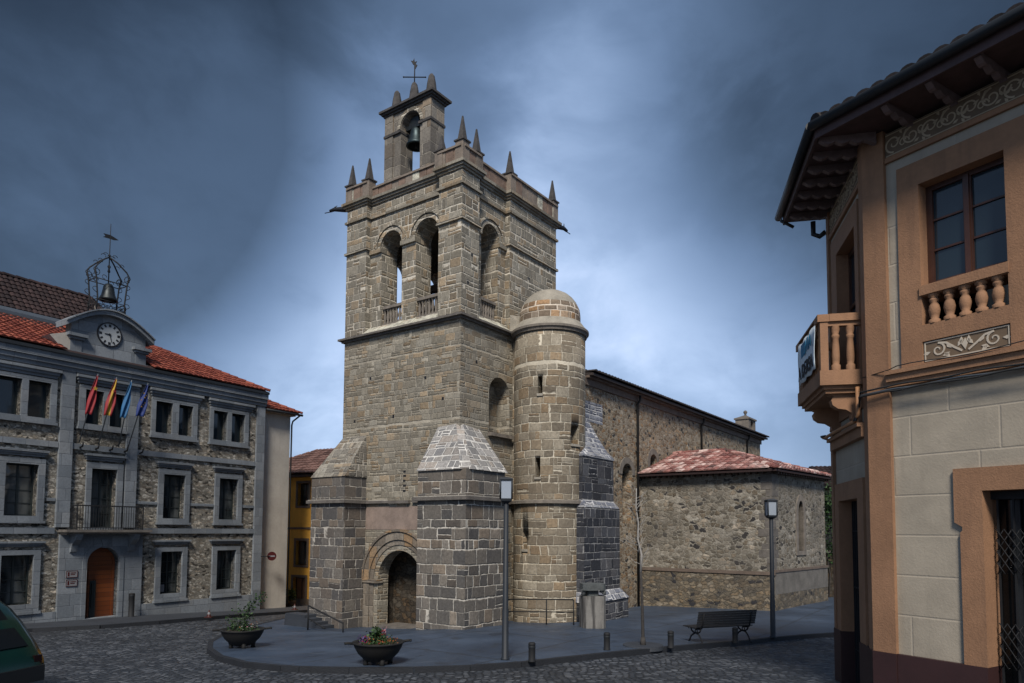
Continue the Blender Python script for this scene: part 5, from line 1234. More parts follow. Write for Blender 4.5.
for fr, s0, s1, zc in ((FM, .06, 2.6, 8.89), (FS, .28, 2.38, 8.86)):
    s = s0 + .1; k = 0
    while s < s1:
        sg = 1 if k % 2 else -1
        scroll(mb, fr, (s, zc), .135, math.pi * (.5 if sg > 0 else -.5), 1.3, .02, .013, sg)
        scroll(mb, fr, (s + .15, zc + sg * .05), .09, 0, .9, .02, .010, -sg)
        for a in (.6, 1.9, 3.6, 5.2): leafy(mb, fr, (s + .14 + .03 * math.cos(a), zc - sg * .07 + .03 * math.sin(a)), .085, a, .02)
        s += .27; k += 1
    mb.box(fr, s0 - .02, s1, zc + .155, zc + .17, .02, .028); mb.box(fr, s0 - .02, s1, zc - .17, zc - .155, .02, .028)
mb.build('frieze_ornament', 'relief_line', rh)
mb = MB(); mb.box(FM, .51, 1.64, 5.44, 5.75, -.02, .018); pn = mb.build('ornament_panel', 'frieze_ground', rh)
mb = MB(); mb.panel(FM, rect(.53, 1.62, 5.455, 5.735), [rect(.545, 1.605, 5.47, 5.72)], .018, .03)
cx_, zc = 1.075, 5.585
for sg in (-1, 1):
    scroll(mb, FM, (cx_ + sg * .36, zc + .01), .10, math.pi / 2, 1.25, .018, .013, sg)
    pts = [(cx_ + sg * .36, zc + .11), (cx_ + sg * .25, zc + .09), (cx_ + sg * .14, zc - .0), (cx_ + sg * .04, zc - .07)]
    for a, b in zip(pts, pts[1:]):
        a, b = Vector(a), Vector(b); nn = Vector((-(b - a).y, (b - a).x)).normalized() * .014; mb.prism(FM, [tuple(a - nn), tuple(b - nn), tuple(b + nn), tuple(a + nn)], .018, .027)
    for a, c_ in ((2.2, (.1, .0)), (.9, (.18, .0)), (1.6, (.05, .02)), (-.4, (.2, -.05)), (-2.4, (.28, -.05)), (-.2, (.46, .0))):
        leafy(mb, FM, (cx_ + sg * c_[0], zc + c_[1]), .11, a if sg > 0 else math.pi - a, .018)
leafy(mb, FM, (cx_, zc - .06), .16, math.pi / 2, .02); mb.build('panel_scrollwork', 'white_relief', pn)
# upstairs window
mb = MB(); mb.panel(FM, rect(.512, 1.638, 6.572, 8.098), [rect(.60, 1.02, 6.66, 8.02), rect(1.13, 1.55, 6.66, 8.02)], -.26, -.16)
mb.box(FM, 1.04, 1.11, 6.6, 8.05, -.16, -.13); w1 = mb.build('window', 'shutter_wood', rh)
mb = MB()
for a, b in ((.60, 1.02), (1.13, 1.55)):
    for z in (7.12, 7.57): mb.box(FM, a, b, z - .014, z + .014, -.23, -.18)
mb.build('glazing_bar', 'shutter_wood', w1)
mb = MB(); mb.box(FM, .59, 1.56, 6.65, 8.03, -.215, -.205); mb.build('pane', 'glass_blue', w1)
mb = MB(); mb.panel(FM, rect(3.002, 4.098, 6.572, 8.098), [rect(3.08, 3.52, 6.66, 8.02), rect(3.6, 4.02, 6.66, 8.02)], -.26, -.16); w2 = mb.build('window', 'shutter_wood', rh)
mb = MB(); mb.box(FM, 3.06, 4.04, 6.64, 8.04, -.215, -.205); mb.build('pane', 'glass_blue', w2)
mb = MB(); mb.box(FM, .50, 1.65, 6.425, 6.565, -.15, .075)
bl = mb.build('window_sill', 'ochre_paint', rh)
for k in range(5):
    mb = MB(); p = FM.P(.66 + .207 * k, 5.995, -.02); mb.lathe(p, [(.078, 0), (.078, .05), (.048, .07), (.065, .12), (.078, .19), (.065, .26), (.044, .30), (.065, .33), (.065, .355), (.046, .37), (.078, .39), (.078, .43)], 14); mb.build('baluster', 'ochre_paint', bl)
# shop doorway with folding grille
mb = MB(); mb.box(FM, 1.23, 2.49, .3, 3.56, -.36, -.34); dg_ = mb.build('shop_door', 'car_glass', rh)
mb = MB()
for k in range(7): s = 1.30 + k * .19; mb.box(FM, s - .012, s + .012, .3, 3.55, -.22, -.20)
for z in (1.5, 2.75):
    for k in range(13):
        a = 1.28 + k * .095; b = a + .095
        for r in range(4):
            zz = z - .3 + r * .15; mb.tube([FM.P(a, zz, -.19), FM.P(b, zz + .15, -.19)], .007, 4); mb.tube([FM.P(a, zz + .15, -.185), FM.P(b, zz, -.185)], .007, 4)
mb.box(FM, 1.23, 2.49, 3.45, 3.56, -.25, -.18); mb.build('folding_grille', 'iron', dg_)
mb = MB(); mb.box(FM, 1.45, 1.53, .3, 3.5, -.33, -.29); mb.box(FM, 1.9, 1.98, .3, 3.5, -.33, -.29); mb.build('door_frame', 'gutter', dg_)
# side doorway
mb = MB(); mb.box(FS, .81, 2.09, .3, 3.55, -.30, -.28); d2 = mb.build('side_door', 'car_glass', rh)
mb = MB()
for k in range(11): s = .86 + k * .12; mb.box(FS, s - .012, s + .012, .3, 3.55, -.2, -.17)
for z in (.9, 2.0, 3.0): mb.box(FS, .81, 2.09, z, z + .03, -.195, -.175)
mb.build('door_grille', 'iron', d2)
mb = MB(); 
for a, b in ((.62, 1.25), (1.27, 1.9)): mb.panel(FS, rect(a, b, 5.5, 8.05), [rect(a + .08, b - .08, 6.3, 7.0), rect(a + .08, b - .08, 7.06, 7.95)], -.24, -.17)
w3 = mb.build('balcony_door', 'shutter_wood', rh)
mb = MB(); mb.box(FS, .65, 1.88, 5.55, 8.0, -.215, -.205); mb.build('pane', 'glass_blue', w3)
# maroon base
mb = MB()
q = lambda fr, s, d: tuple(fr.P(s, 0, d))[:2]
for fr, a, b in ((FM, .03, 1.232), (FM, 2.493, 5.5), (FS, .23, .807), (FS, 2.093, 2.60)): mb.box(fr, a, b, ZG, 1.219, -.44, .062)
mb.slab([tuple(p)[:2] for p in [FM.P(.025, 0, .085), FM.P(.025, 0, -.3), FS.P(.225, 0, -.3), FS.P(.225, 0, .075), FS.P(-.012, 0, .075)]], ZG, 1.218)
mb.build('painted_base', 'maroon_paint', rh)
# balcony
bs0, bs1, bd_ = .36, 2.36, .66
mb = MB(); mb.box(FS, bs0, bs1, 5.36, 5.60, .0, bd_); mb.box(FS, bs0 + .06, bs1 - .06, 5.30, 5.36, .0, bd_ - .06); mb.box(FS, bs0 + .02, bs1 - .02, 5.26, 5.30, 0, bd_ - .02) if False else mb.box(FS, bs0 + .1, bs1 - .1, 5.24, 5.30, 0, bd_ - .1)
bc = mb.build('balcony', 'ochre_paint', rh)
mb = MB(); mb.panel(FS, rect(bs0, bs1, 6.40, 6.52), [rect(bs0 + .3, bs1 - .3, 6.43, 6.49)], bd_ - .16, bd_ + .02); mb.box(FS, bs0 - .01, bs0 + .16, 6.40, 6.52, 0, bd_ - .16); mb.box(FS, bs1 - .16, bs1 + .01, 6.40, 6.52, 0, bd_ - .16)
mb.box(FS, bs0 + .02, bs0 + .14, 5.60, 6.4, bd_ - .14, bd_ - .02); mb.box(FS, bs1 - .14, bs1 - .02, 5.60, 6.4, bd_ - .14, bd_ - .02); mb.box(FS, bs0 + .03, bs1 - .03, 6.33, 6.4, bd_ - .12, bd_ - .03); mb.box(FS, bs0 + .03, bs0 + .12, 6.33, 6.4, 0, bd_ - .12)
mb.build('balcony_rail', 'ochre_paint', bc)
balp = [(.07, 0), (.07, .09), (.05, .11), (.06, .16), (.062, .25), (.056, .40), (.048, .52), (.062, .55), (.062, .58), (.046, .6), (.066, .66), (.066, .73)]
for k in range(9): mb = MB(); mb.lathe(FS.P(bs0 + .24 + k * .197, 5.6, bd_ - .08), balp, 12); mb.build('baluster', 'ochre_paint', bc)
for d_ in (.16, .38):
    for s_ in (bs0 + .08, bs1 - .08): mb = MB(); mb.lathe(FS.P(s_, 5.6, d_ + .02), balp, 12); mb.build('baluster', 'ochre_paint', bc)
for s in (.62, 2.05):
    mb = MB(); pr = [(0, 4.74), (.10, 4.76), (.16, 4.84), (.15, 4.92), (.24, 4.98), (.36, 5.0), (.44, 5.06), (.46, 5.14), (.42, 5.2), (.5, 5.24), (0, 5.24)]
    mb.prism(Fr(FS.P(s, 0, .001), ns, ds), pr, -.09, .09); mb.build('balcony_bracket', 'ochre_paint', bc)
# banner on the balcony
bn = thing('protest_banner', 'white banner with blue and black lettering tied to the balcony front', 'banner', tuple(FS.P(1.1, 6.0, bd_ + .05)))
FBn = FS.off(0, bd_ + .045)
mb = MB(); n = 16; gp_ = []
for i in range(n + 1):
    s = .50 + 1.45 * i / n; gp_.append([FBn.P(s, 5.66 + (6.38 - 5.66) * j / 6 + .012 * math.sin(i), .012 * math.sin(i * 1.1 + j * .7)) for j in range(7)])
for i in range(n):
    for j in range(6): mb.face([gp_[i][j], gp_[i + 1][j], gp_[i + 1][j + 1], gp_[i][j + 1]], smooth=True)
o = mb.build('banner_cloth', 'banner_cloth', bn); md_ = o.modifiers.new('t', 'SOLIDIFY'); md_.thickness = .008
def text(txt, fr, s, z, size, mat, parent, name, ext=.004, mirror=True, sx=1.0):
    cu_ = bpy.data.curves.new(name, 'FONT'); cu_.body = txt; cu_.size = size; cu_.extrude = ext; cu_.align_x = 'CENTER'; cu_.align_y = 'CENTER'; cu_.offset = .006 * size / .3
    tmp = bpy.data.objects.new('t', cu_); SC.collection.objects.link(tmp); dgg = bpy.context.evaluated_depsgraph_get(); me = bpy.data.meshes.new_from_object(tmp.evaluated_get(dgg)); bpy.data.objects.remove(tmp)
    Xd = fr.N.cross(Vector((0, 0, 1))) * -1   # reading direction when looked at from outside
    o_ = fr.P(s, z, 0); org = Vector(parent['_org'])
    for v in me.vertices: c = v.co.copy(); v.co = o_ + Xd * c.x * sx + Vector((0, 0, c.y)) + fr.N * c.z - org
    me.materials.clear(); me.materials.append(MT(mat)); me.name = name
    ob = bpy.data.objects.new(name, me); SC.collection.objects.link(ob); ob.parent = parent; ob['_org'] = tuple(org); return ob
FT = FBn.off(0, .020)
text('A DERSA', FT, 1.22, 5.83, .33, 'banner_black', bn, 'banner_lettering', sx=.98)
text('VIA', FT, .95, 6.20, .30, 'banner_blue', bn, 'banner_heading', sx=1.1)
mb = MB(); mb.box(FT, 1.25, 1.62, 6.10, 6.33, -.012, -.006); mb.build('banner_patch', 'banner_blue', bn)
# cables along the string course
cb = thing('street_cable', 'bundle of dark cables clipped along the ochre band of the corner house', 'cable', tuple(FM.P(.5, 5.2, .12)))
for k, (dz_, dd, mt_) in enumerate(((0.02, .14, 'cable'), (-.03, .13, 'pole_grey'), (-.055, .16, 'cable'))):
    mb = MB(); mb.tube([FM.P(s, 5.15 + dz_ + .012 * math.sin(s * 6 + k * 2), dd) for s in [i * .18 for i in range(1, 30)]] [::-1] + [FM.P(.02, 5.15 + dz_, dd), FS.P(-.02, 5.13 + dz_, dd + .02), FS.P(.2, 5.06 + dz_, .12), FS.P(.34, 4.95, .1), FS.P(.34, 4.76, .14 + .02 * k)], .014, 6); mb.build('cable_strand', mt_, cb)
mb = MB(); mb.tube([FM.P(s, 5.43 + .02 * math.sin(s * 4), .17) for s in [3 - i * .2 for i in range(15)]] + [FM.P(.05, 5.42, .12), FS.P(.1, 5.4, .1)], .008, 5); mb.build('cable_strand', 'cable', cb)
mb = MB(); mb.tube([FS.P(.30, 5.3, .12), FS.P(.30, 4.86, .12), FS.P(.42, 4.76, .15), FS.P(1.2, 4.76, .18), FS.P(2.3, 4.76, .18), FS.P(2.56, 4.78, .18), FS.P(2.7, 4.78, .1)], .032, 8); mb.build('conduit', 'pipe_paint', rh)
mb = MB(); mb.tube([FS.P(2.3, 4.78, .2), FS.P(2.55, 4.8, .22), FS.P(2.72, 4.8, .16)], .022, 6); mb.build('conduit_end', 'cable', rh)
# eaves
zE = 9.16
ov = .75
def iso(fr, s, d): return fr.P(s, zE, d)
# outline of the eave: far end of side wall -> corner -> along the main wall
def meet(o1, d1, o2, d2):
    A = np.array([[d1.x, -d2.x], [d1.y, -d2.y]]); r = np.linalg.solve(A, [o2.x - o1.x, o2.y - o1.y]); return o1 + d1 * float(r[0])
def cornerat(o): return meet(FS.P(0, zE, o), ds, FM.P(0, zE, o), dm)
E0, E1, E2 = FS.P(2.88, zE, ov), cornerat(ov), FM.P(6.0, zE, ov)
I0, I1, I2 = FS.P(2.88, zE, -.5), cornerat(-.5), FM.P(6.0, zE, -.5)
mb = MB(); B_ = [E0, E1, E2, I2, I1, I0]; mb.slab([tuple(p)[:2] for p in B_], zE, zE + .05); ev = mb.build('eave_boards', 'eave_wood', rh)

def rafter(fr, s):
    pr = [(-.1, zE - .001), (ov - .03, zE - .001), (ov - .03, zE - .05)]
    for k in range(13): x = ov - .06 - k * (ov - .08) / 13; pr.append((x, zE - .07 - .045 * abs(math.sin(k * math.pi / 4)) - .045 * k / 13))
    pr.append((-.1, zE - .19)); mb = MB(); mb.prism(Fr(fr.P(s, 0, 0), fr.N, fr.S), pr, -.045, .045); mb.build('rafter_end', 'eave_light', ev)
for k in range(7): rafter(FS, -.2 + k * .45)
for k in range(9): rafter(FM, .42 + k * .62)
def fascia(o0, o1, z0, z1, mat, nm, par):
    a = [FS.P(2.88, 0, o0), cornerat(o0), FM.P(6.0, 0, o0), FM.P(6.0, 0, o1), cornerat(o1), FS.P(2.88, 0, o1)]; mb = MB(); mb.slab([tuple(p)[:2] for p in a], z0, z1); return mb.build(nm, mat, par)
fascia(ov + .001, ov + .04, zE - .05, zE + .22, 'eave_wood', 'fascia', ev)
mb = MB(); g = [FS.P(2.95, zE + .14, ov + .11), cornerat(ov + .11) + Vector((0, 0, .14)), FM.P(6.0, zE + .14, ov + .11)]
mb.tube([g[0], g[0] + (g[1] - g[0]) * .5, g[1]], .075, 10); mb.tube([g[1], (g[1] + g[2]) / 2, g[2]], .075, 10); mb.tube([FS.P(2.76, zE, ov + .1), FS.P(2.8, zE - .14, ov * .8)], .03, 6); mb.build('gutter', 'gutter', ev)
mb = MB(); mb.tube([FS.P(2.7, zE - .1, .26), FS.P(2.74, zE - .34, .25), FS.P(2.72, zE - .4, .14), FS.P(2.66, zE - .34, .04)], .05, 8); mb.build('gutter_elbow', 'gutter', ev)
kR = .36
apx = (I1 + (FM.P(3.2, 0, -4.4) - I1)); apx.z = zE + kR * 5
apF = FS.P(2.88, 0, -3.5); apF.z = zE + kR * 4.2; apM = FM.P(6.0, 0, -3.5); apM.z = zE + kR * 4.2; ac = cornerat(-3.5); ac = Vector((ac.x, ac.y, zE + kR * 4.2))
up1 = Vector((0, 0, .19)); r1, r2, r3 = E0 + up1, E1 + up1, E2 + up1
mb = MB(); mb.face([r1, r2, ac, apF]); mb.face([r2, r3, apM, ac]); mb.face([r1 + Vector((0, 0, -.03)), r2 + Vector((0, 0, -.03)), ac + Vector((0, 0, -.1)), apF + Vector((0, 0, -.1))]); mb.face([r2 + Vector((0, 0, -.03)), r3 + Vector((0, 0, -.03)), apM + Vector((0, 0, -.1)), ac + Vector((0, 0, -.1))]); rr_ = mb.build('roof', 'tile_dark', rh)
mb = MB(); slope(mb, E1 + up1 + (E1 - I1).normalized() * .0, E0 + up1, [apF, ac], 5, .22, .38); slope(mb, E1 + up1, E2 + up1, [apM, ac], 6, .22, .38)
ridge(mb, E1 + up1, ac, .12, .4); mb.build('roof_tiles', 'tile_dark', rr_)

# house and ivy beyond the chapel
bh = thing('far_house', 'old brown house with dark tiled roof, half hidden behind the chapel', 'house', (23, 42, -.6))
FH = Fr((18.9, 41.5, 0), unit(100), unit(190))
mb = MB(); mb.panel(FH, rect(0, 9, -2.5, 5.6), [rect(3.2, 4.2, 2.2, 3.6), rect(6, 7, 2.2, 3.6)], -.4, 0); mb.box(FH, 0, .4, -2.5, 5.6, -7, -.401); mb.box(FH, 8.6, 9, -2.5, 5.6, -7, -.401); mb.box(FH, 0, 9, -2.5, 5.6, -7.4, -7.001); mb.build('wall', 'annex_rubble', bh)
for a in (3.2, 6.0):
    mb = MB(); mb.panel(FH, rect(a + .002, a + .998, 2.202, 3.598), [rect(a + .08, a + .46, 2.28, 3.5), rect(a + .54, a + .92, 2.28, 3.5)], -.3, -.24); w = mb.build('window', 'dark_wood', bh); mb = MB(); mb.box(FH, a + .05, a + .95, 2.25, 3.55, -.28, -.27); mb.build('pane', 'glass', w)
A6 = [FH.P(-.4, 5.6, .5), FH.P(9.4, 5.6, .5), FH.P(9.4, 5.6, -7.8), FH.P(-.4, 5.6, -7.8)]; T6 = [FH.P(-.4, 7.2, -3.6), FH.P(9.4, 7.2, -3.6)]
mb = MB(); mb.solid(A6 + T6, [(0, 1, 2, 3), (0, 1, 5, 4), (1, 2, 5), (2, 3, 4, 5), (3, 0, 4)]); rb = mb.build('roof', 'tile_dark', bh)
mb = MB(); slope(mb, A6[0], A6[1], [T6[1], T6[0]], 3, .26, .42); mb.build('roof_tiles', 'tile_old', rb)
gw = thing('garden_wall', 'low rubble garden wall overgrown with ivy beyond the chapel', 'wall', (14.8, 35.5, -.3))
FG = Fr((13.6, 33.2, 0), unit(75), unit(165))
mb = MB(); mb.box(FG, 0, 9, -1.5, 2.0, -.4, 0); mb.build('wall_body', 'porch_rubble', gw); mb = MB(); mb.box(FG, -.05, 9.05, 2.0, 2.12, -.46, .06); mb.build('wall_coping', 'stone_dark_trim', gw)
def leaves(name, mats, parent, pts, n, size, seed=1, droop=.3, spread=.16):
    """leaf-sized blades spread round a cloud of points"""
    rnd = random.Random(seed); mb = MB()
    for i in range(n):
        c = Vector(rnd.choice(pts)) + Vector((rnd.gauss(0, 1), rnd.gauss(0, 1), rnd.gauss(0, 1))) * spread
        a = Vector((rnd.uniform(-1, 1), rnd.uniform(-1, 1), rnd.uniform(-droop - .4, .7))).normalized(); b = a.cross(Vector((rnd.uniform(-1, 1), rnd.uniform(-1, 1), rnd.uniform(-1, 1)))).normalized(); s = size * rnd.uniform(.6, 1.3)
        mb.mat(rnd.randrange(len(mats))); mb.face([c, c + a * s * .5 + b * s * .3, c + a * s, c + a * s * .5 - b * s * .3])
    return mb.build(name, mats, parent, recalc=False)
iv = thing('ivy', 'dark green ivy hanging over the garden wall between chapel and corner house', 'ivy', (14.6, 33.3, .0))
rnd = random.Random(5); pts = []
for k in range(70):
    s = rnd.uniform(.2, 3.6); z = rnd.uniform(1.2, 5.2) - abs(s - 1.4) * .4; pts.append(FG.P(s, z, rnd.uniform(-.5, .35)))
leaves('ivy_leaves', ['leaf', 'leaf_dark', 'leaf_dark', 'leaf'], iv, pts, 5200, .15, 4, spread=.22)
mb = MB()
for k in range(9): s = .3 + k * .38; mb.tube([FG.P(s, -.3, .05), FG.P(s + .1, 1.0, .08), FG.P(s - .05, 2.2, .0), FG.P(s + .1, 3.6, -.2)], .035, 5, r1=.015)
mb.build('ivy_stem', 'bark', iv)

# ------------------------------------------------------------------ street furniture
def gz(x, y, pz=True): return hz(x, y) + (.12 if pz else 0)
def lamp(x, y, label):
    z = gz(x, y); t = thing('street_lamp', label, 'street lamp', (x, y, z), group='street lamps on the church square'); o = Vector((x, y, z))
    mb = MB(); mb.lathe(o, [(0, 0), (.10, 0), (.10, .03), (.075, .05), (.072, 1.1), (.062, 1.12), (.055, 3.50), (.0, 3.52)], 16); mb.build('lamp_post', 'lamp_metal', t)
    mb = MB(); mb.lathe(o + Vector((0, 0, 3.50)), [(0, 0), (.07, 0), (.17, .05), (.185, .09), (.185, .11), (0, .11)], 4, smooth=False, a0=math.pi / 4, a1=math.pi * 2.25)
    mb.lathe(o + Vector((0, 0, 3.50)), [(0, .51), (.205, .51), (.215, .55), (.19, .575), (0, .60)], 4, smooth=False, a0=math.pi / 4, a1=math.pi * 2.25)
    for k in range(4):
        a = math.pi / 4 + k * math.pi / 2; p = o + Vector((math.cos(a) * .185, math.sin(a) * .185, 0)); mb.tube([p + Vector((0, 0, 3.60)), p + Vector((0, 0, 4.03))], .02, 4)
    hd = mb.build('lantern', 'lamp_metal', t)
    mb = MB(); mb.lathe(o + Vector((0, 0, 3.61)), [(0, 0), (.172, 0), (.180, .41), (0, .41)], 4, smooth=False, a0=math.pi / 4, a1=math.pi * 2.25); mb.build('lantern_glass', 'lamp_glass', hd)
    return t
l1 = lamp(-.13, 15.95, 'dark slim lamp post with a square lantern in front of the stair turret')
dup(l1, (7.72, 20.95, gz(7.72, 20.95)), 0, 'dark slim lamp post with a square lantern in front of the chapel corner')
def bollard(x, y, label, h=.42, r=.075, grp='short dark bollards along the kerb'):
    z = gz(x, y); t = thing('bollard', label, 'bollard', (x, y, z), group=grp)
    o = Vector((x, y, z)); mb = MB(); mb.lathe(o, [(0, 0), (r * 1.15, 0), (r * 1.1, .02), (r, .03), (r, h - .07), (r * 1.06, h - .06), (r * 1.06, h - .02), (r * .8, h), (0, h + .01)], 18); mb.build('bollard_post', 'iron', t)
    mb = MB(); mb.lathe(o + Vector((0, 0, h - .12)), [(r + .003, 0), (r + .006, .01), (r + .006, .035), (r + .003, .045)], 18); mb.build('bollard_band', 'gutter', t); return t
b0 = bollard(.46, 15.62, 'short dark bollard nearest the first lamp post, at the kerb')
for x, y, l in ((2.32, 17.2, 'short dark bollard between the stone monument and the sapling'), (3.98, 17.72, 'short dark bollard between the sapling and the bench'), (6.10, 19.35, 'short dark bollard seen under the bench')): dup(b0, (x, y, gz(x, y)), 0, l)
_q = FL.P(2.40, 0, .55); tb = bollard(_q.x, _q.y, 'tall thin bollard right of the arched wooden door', .95, .11, 'posts by the town hall door')

# bench
def bench(x, y, rz):
    t = thing('park_bench', 'dark slatted bench with curled iron legs standing on the square', 'bench', (x, y, gz(x, y)), rz)
    L = 1.9
    # frame: local x along the bench, +y is the front
    for sx in (-.78, .78):
        mb = MB()
        def C(pts, r=.022): mb.tube([(sx, a, b) for a, b in pts], r, 6)
        C([(.36, 0), (.31, .05), (.22, .19), (.10, .26), (0, .28), (-.10, .26), (-.20, .17), (-.27, .05), (-.33, 0)], .022)
        C([(.24, .40), (.20, .33), (.08, .28)]); C([(-.20, .40), (-.16, .33), (-.06, .28)]); C([(.05 * math.cos(q * .9), .335 + .05 * math.sin(q * .9)) for q in range(8)], .014)
        C([(.30, .42), (.1, .405), (-.12, .40), (-.24, .43), (-.30, .60), (-.36, .84)], .024)
        C([(.32, .44), (.36, .40), (.33, .37)], .018)
        mb.build('bench_leg', 'iron', t)
    for k in range(6):
        mb = MB(); y0 = .33 - k * .095; mb.box(Fr((0, y0, 0), (1, 0, 0), (0, 1, 0)), -L / 2, L / 2, .43, .455, -.036, .036); mb.build('seat_slat', 'bench_wood', t)
    for k in range(6):
        mb = MB(); zz = .50 + k * .066; yy = -.265 - k * .017; mb.box(Fr((0, yy, 0), (1, 0, 0), (0, 1, 0)), -L / 2, L / 2, zz, zz + .058, -.012, .012); mb.build('back_slat', 'bench_wood', t)
    return t
bench(5.72, 19.45, math.atan2(.62, 1.6))

# stone monument
mx, my = 2.52, 22.0; mz = gz(mx, my); mo = Vector((mx, my, mz))
t = thing('stone_monument', 'stubby stained stone shaft with a broken carved capital on top', 'monument', tuple(mo))
fr = Fr(mo, unit(80), unit(170)); mb = MB()
pts = []; hw, hd_, c = .36, .30, .09
ol = [(-hw + c, -hd_), (hw - c, -hd_), (hw, -hd_ + c), (hw, hd_ - c), (hw - c, hd_), (-hw + c, hd_), (-hw, hd_ - c), (-hw, -hd_ + c)]
def wxy(p): q = fr.P(p[0], 0, p[1]); return (q.x, q.y)
mb.slab([wxy(p) for p in ol], mz, mz + .98); mb.build('shaft', 'monument_stone', t)
mb = MB(); mb.slab([wxy((p[0] * .5 - .02, p[1] * .6)) for p in ol], mz + .98, mz + 1.16); mb.tube([fr.P(.3, .0, .2) + Vector((0, 0, 1.02)), fr.P(.33, 0, .2) + Vector((0, 0, 1.12)), fr.P(.24, 0, .2) + Vector((0, 0, 1.2)), fr.P(.2, 0, .2) + Vector((0, 0, 1.08))], .06, 8)
mb.tube([fr.P(-.34, .0, .1) + Vector((0, 0, 1.0)), fr.P(-.28, 0, .12) + Vector((0, 0, 1.14)), fr.P(-.36, 0, .12) + Vector((0, 0, 1.2))], .07, 8)
mb.slab([wxy((p[0] * 1.0, p[1] * 1.0)) for p in ol], mz + 1.16, mz + 1.36); mb.build('capital', 'monument_cap', t)

# railings
def railing(pts, label, h=.85, posts=None, mids=1):
    p3 = [Vector((x, y, gz(x, y))) for x, y in pts]; t = thing('iron_railing', label, 'railing', tuple(p3[0]))
    for p in p3:
        mb = MB(); mb.tube([p, p + Vector((0, 0, h))], .022, 6); mb.build('railing_post', 'iron', t)
    mb = MB(); mb.tube([p + Vector((0, 0, h)) for p in p3], .022, 6)
    for m_ in range(mids): mb.tube([p + Vector((0, 0, h * (m_ + 1) / (mids + 1))) for p in p3], .018, 6)
    mb.build('railing_bar', 'iron', t); return t
railing([(-.30, 23.3), (1.13, 22.75), (2.0, 22.7)], 'low black iron railing in front of the stair turret', .80)
p0, p1 = W(-1.35, 6.2), W(-1.75, 3.95)
zt0, zt1 = -.18, -.44
t = thing('iron_railing', 'sloping black handrail down the steps by the left buttress', 'railing', (p0.x, p0.y, zt0))
a_ = Vector((-6.85, 23.95, 0)); b_ = Vector((-5.38, 22.75, 0))
mb = MB(); mb.tube([a_ + Vector((0, 0, -.45)), a_ + Vector((0, 0, .40))], .028, 6); mb.build('railing_post', 'iron', t)
mb = MB(); mb.tube([b_ + Vector((0, 0, -.4)), b_ + Vector((0, 0, -.02))], .024, 6); mb.build('railing_post', 'iron', t)
mb = MB(); mb.tube([a_ + Vector((0, 0, .40)), b_ + Vector((0, 0, -.02))], .026, 6); mb.tube([a_ + Vector((0, 0, -.02)), b_ * .5 + a_ * .5 + Vector((0, 0, -.28))], .022, 6); mb.build('railing_bar', 'iron', t)
t = thing('stone_steps', 'three worn stone steps descending beside the left buttress', 'steps', tuple(W(-1.1, 5.2, -.5)))
FSt = Fr(W(-1.0, 4.4), v_, -u_)
for k in range(4):
    mb = MB(); mb.box(FSt, .35 + k * .32, 2.4, -.9, -.34 + k * .10, .0, .55 - .012 * k); mb.build('step', 'sidewalk_stone', t)

# no entry sign on a bracket
sp = FL.P(9.45, 1.62, .35); t = thing('road_sign', 'round red no entry sign on a bracket from the granite corner', 'sign', tuple(sp))
fr = Fr(sp, sL, nL); 
def cir(r, n=28): return [(r * math.cos(2 * math.pi * k / n), r * math.sin(2 * math.pi * k / n)) for k in range(n)]
fr = Fr(sp, unit(60), unit(150)); mb = MB(); mb.prism(fr, cir(.22), -.01, .01); mb.build('sign_disc', 'sign_red', t)
mb = MB(); mb.box(fr, -.145, .145, -.033, .033, .01, .016); mb.build('sign_bar', 'sign_white', t)
mb = MB(); mb.tube([FL.P(9.0, 1.62, .1), FL.P(9.05, 1.62, .3), sp + fr.N * -.03], .022, 6); mb.build('sign_bracket', 'iron', t)

def cone(x, y, label, pz=True):
    z = gz(x, y, pz); o = Vector((x, y, z)); t = thing('traffic_cone', label, 'traffic cone', (x, y, z), group='small traffic cones on the left pavement')
    mb = MB(); mb.box(Fr(o, (1, 0, 0), (0, 1, 0)), -.13, .13, 0, .03, -.13, .13); mb.build('cone_base', 'cone_red', t)
    mb = MB(); mb.lathe(o, [(.085, .03), (.06, .12)], 18); mb.lathe(o, [(.042, .2), (.02, .28), (0, .285)], 18); mb.build('cone_body', 'cone_red', t)
    mb = MB(); mb.lathe(o, [(.06, .12), (.042, .2)], 18); mb.build('cone_band', 'sign_white', t); return t
c1 = cone(-11.75, 27.6, 'small red and white cone on the kerb under the right ground floor window')
dup(c1, (-10.35, 33.9, gz(-10.35, 33.9)), 0, 'small red and white cone at the mouth of the lane by the yellow house')
# potted shrub at the lane
x, y = -11.9, 38.2; z = gz(x, y, False); t = thing('potted_shrub', 'dark round shrub in a pot against the yellow house', 'potted plant', (x, y, z))
mb = MB(); mb.lathe((x, y, z), [(0, 0), (.2, 0), (.27, .35), (.29, .36), (.24, .37), (0, .34)], 16); mb.build('pot', 'brown_stone', t)
leaves('foliage', ['leaf_dark', 'leaf'], t, [(x + .22 * math.cos(k) * (k % 3) / 2, y + .22 * math.sin(k) * (k % 3) / 2, z + .5 + .12 * (k % 4)) for k in range(24)], 700, .1, 3, spread=.09)

